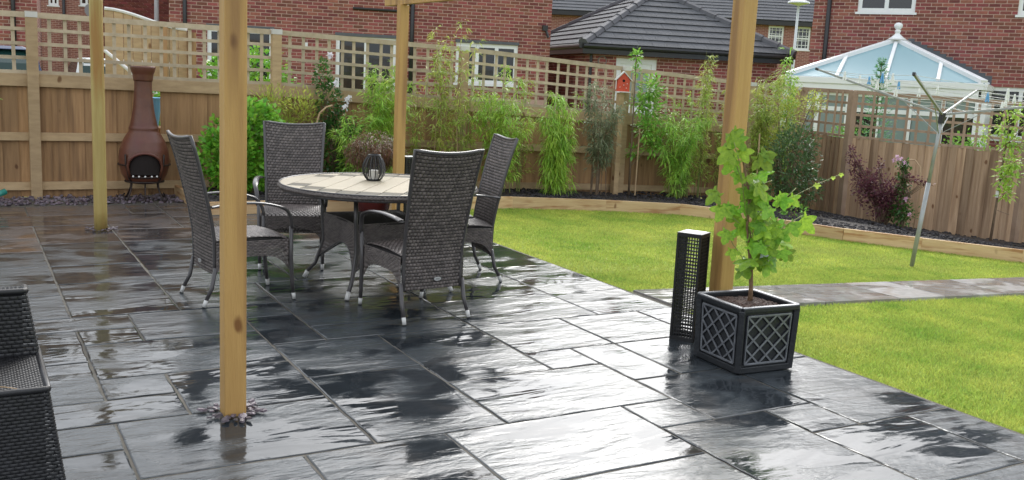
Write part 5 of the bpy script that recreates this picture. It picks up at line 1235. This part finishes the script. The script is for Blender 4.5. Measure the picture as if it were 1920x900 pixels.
# neighbour's curved-top fence panel, pole, cars, shrub and pot behind the trellis
T = thing('fence_panel', "neighbour's close board panel with a curved pale capping behind the trellis", 'fence')
for k in range(9):
    f0, f1_ = k/9, (k+1)/9; x0, x1 = 1.62+1.0*f0, 1.62+1.0*f1_-.006; za, zb2 = [2.12-.20*(3*f*f-2*f**3) for f in (f0, f1_)]
    MB().prism([(x0, 13.4, 0), (x1, 13.4, 0), (x1, 13.4, zb2), (x0, 13.4, za)], (0, .02, 0)).obj('board', 'fence_wood_pale', T)
MB().tube([(1.62+1.0*f, 13.4, 2.13-.20*(3*f*f-2*f**3)) for f in np.linspace(0, 1, 10)], .022, 6).obj('capping', 'white_paint', T)
MB().box((2.62, 13.33, 0), (2.72, 13.43, 1.9)).obj('post', 'fence_wood', T); MB().box((2.3, 13.34, 1.2), (2.36, 13.39, 1.95)).obj('post', 'fence_wood', T)
tag(MB().tube([(1.55, 13.0, 1.62), (2.0, 12.7, 1.22), (2.2, 12.5, 1.0), (2.4, 12.3, .0)], .022, 8).obj('prop_pole', 'white_paint'), 'pale diagonal prop behind the trellis beside the round post', 'pole')
def car(label, cx, cy, body, w_=1.72, h=1.5, rot=0):
    T = thing('parked_car', label, 'car', (cx, cy, 0), rot); L_ = 4.0
    prof_ = [(-2, .35), (-2, .85), (-1.9, .98), (-1.65, 1.0), (1.0, 1.0), (1.9, .85), (2, .6), (2, .35)]
    MB().prism([(-w_/2, y, z) for y, z in prof_], (w_, 0, 0)).obj('body', body, T, bevel=.08)
    gp = [(-1.75, .99), (-1.5, 1.38), (-1.2, h-.04), (.1, h-.04), (.75, 1.0)]
    V = [(-w_/2+.06+(.16 if z > 1.1 else 0), y, z) for y, z in gp]+[(w_/2-.06-(.16 if z > 1.1 else 0), y, z) for y, z in gp]; n = len(gp)
    MB().add(V, [tuple(range(n)), tuple(range(2*n-1, n-1, -1))]+[(i, n+i, n+(i+1) % n, (i+1) % n) for i in range(n)]).obj('glasshouse', 'car_glass', T)
    MB().add([(-w_/2+.2, -1.32, h-.05), (w_/2-.2, -1.32, h-.05), (w_/2-.24, .15, h-.05), (-w_/2+.24, .15, h-.05), (-w_/2+.32, -1.2, h), (w_/2-.32, -1.2, h), (w_/2-.34, .05, h), (-w_/2+.34, .05, h)], [(3, 2, 1, 0), (4, 5, 6, 7), (0, 1, 5, 4), (1, 2, 6, 5), (2, 3, 7, 6), (3, 0, 4, 7)]).obj('roof', body, T, bevel=.03)
    for s in (-1, 1):
        MB().bar((s*(w_/2-.09), -1.74, 1.0), (s*(w_/2-.22), -1.30, h-.03), .07, .06).obj('pillar', body, T)
        MB().box((s*(w_/2-.1)-.08, -2.02, .72), (s*(w_/2-.1)+.08, -1.98, .92)).obj('tail_light', 'bird_red', T)
        for y in (-1.25, 1.3):
            wl = MB().tube([(s*(w_/2-.2), y, .32), (s*(w_/2+.01), y, .32)], .32, 20).obj('wheel', 'rubber', T); MB().tube([(s*(w_/2-.02), y, .32), (s*(w_/2+.02), y, .32)], .19, 14).obj('rim', 'alloy', wl)
    MB().box((-.26, -2.03, .6), (.26, -1.99, .71)).obj('number_plate', 'upvc', T)
    return T
car('white car with dark windows parked beyond the trellis by the round post', 2.30, 17.9, 'car_white')
car('navy car parked beyond the trellis at the far left', .30, 17.4, 'car_navy', h=1.62)
shrub('shrub', 'round green shrub growing just beyond the trellis behind the front post', 'shrub', 3.3, 12.7, .0, [(0, 0, 1.25, .55, .4, .5), (-.3, 0, 1.35, .3, .3, .3)], 1700, .09, .055, 'bright_shrub', 71)
shrub('shrub', 'green shrub seen through the missing board behind the chimenea', 'shrub', 2.0, 12.6, .0, [(0, 0, .9, .28, .3, .35)], 500, .08, .045, 'bright_shrub', 72)
shrub('shrub', 'leafy tip of a plant at the left edge above the fence rail', 'shrub', .18, 11.0, .75, [(0, 0, .42, .16, .15, .2)], 120, .08, .03, 'bamboo_lime', 73)
tag(MB().lathe([(.10, 0), (.14, .3), (.15, .34), (.12, .34)], 16).obj('plant_pot', 'peg_blue', loc=(1.93, 12.1, .75)), 'blue pot glimpsed through the missing fence board', 'pot')
tag(MB().box((-.25, -.2, 0), (.25, .2, .75)).obj('garden_bench', 'fence_wood', loc=(1.93, 12.1, 0), bevel=.01), 'low wooden stand under the blue pot behind the fence', 'stand')
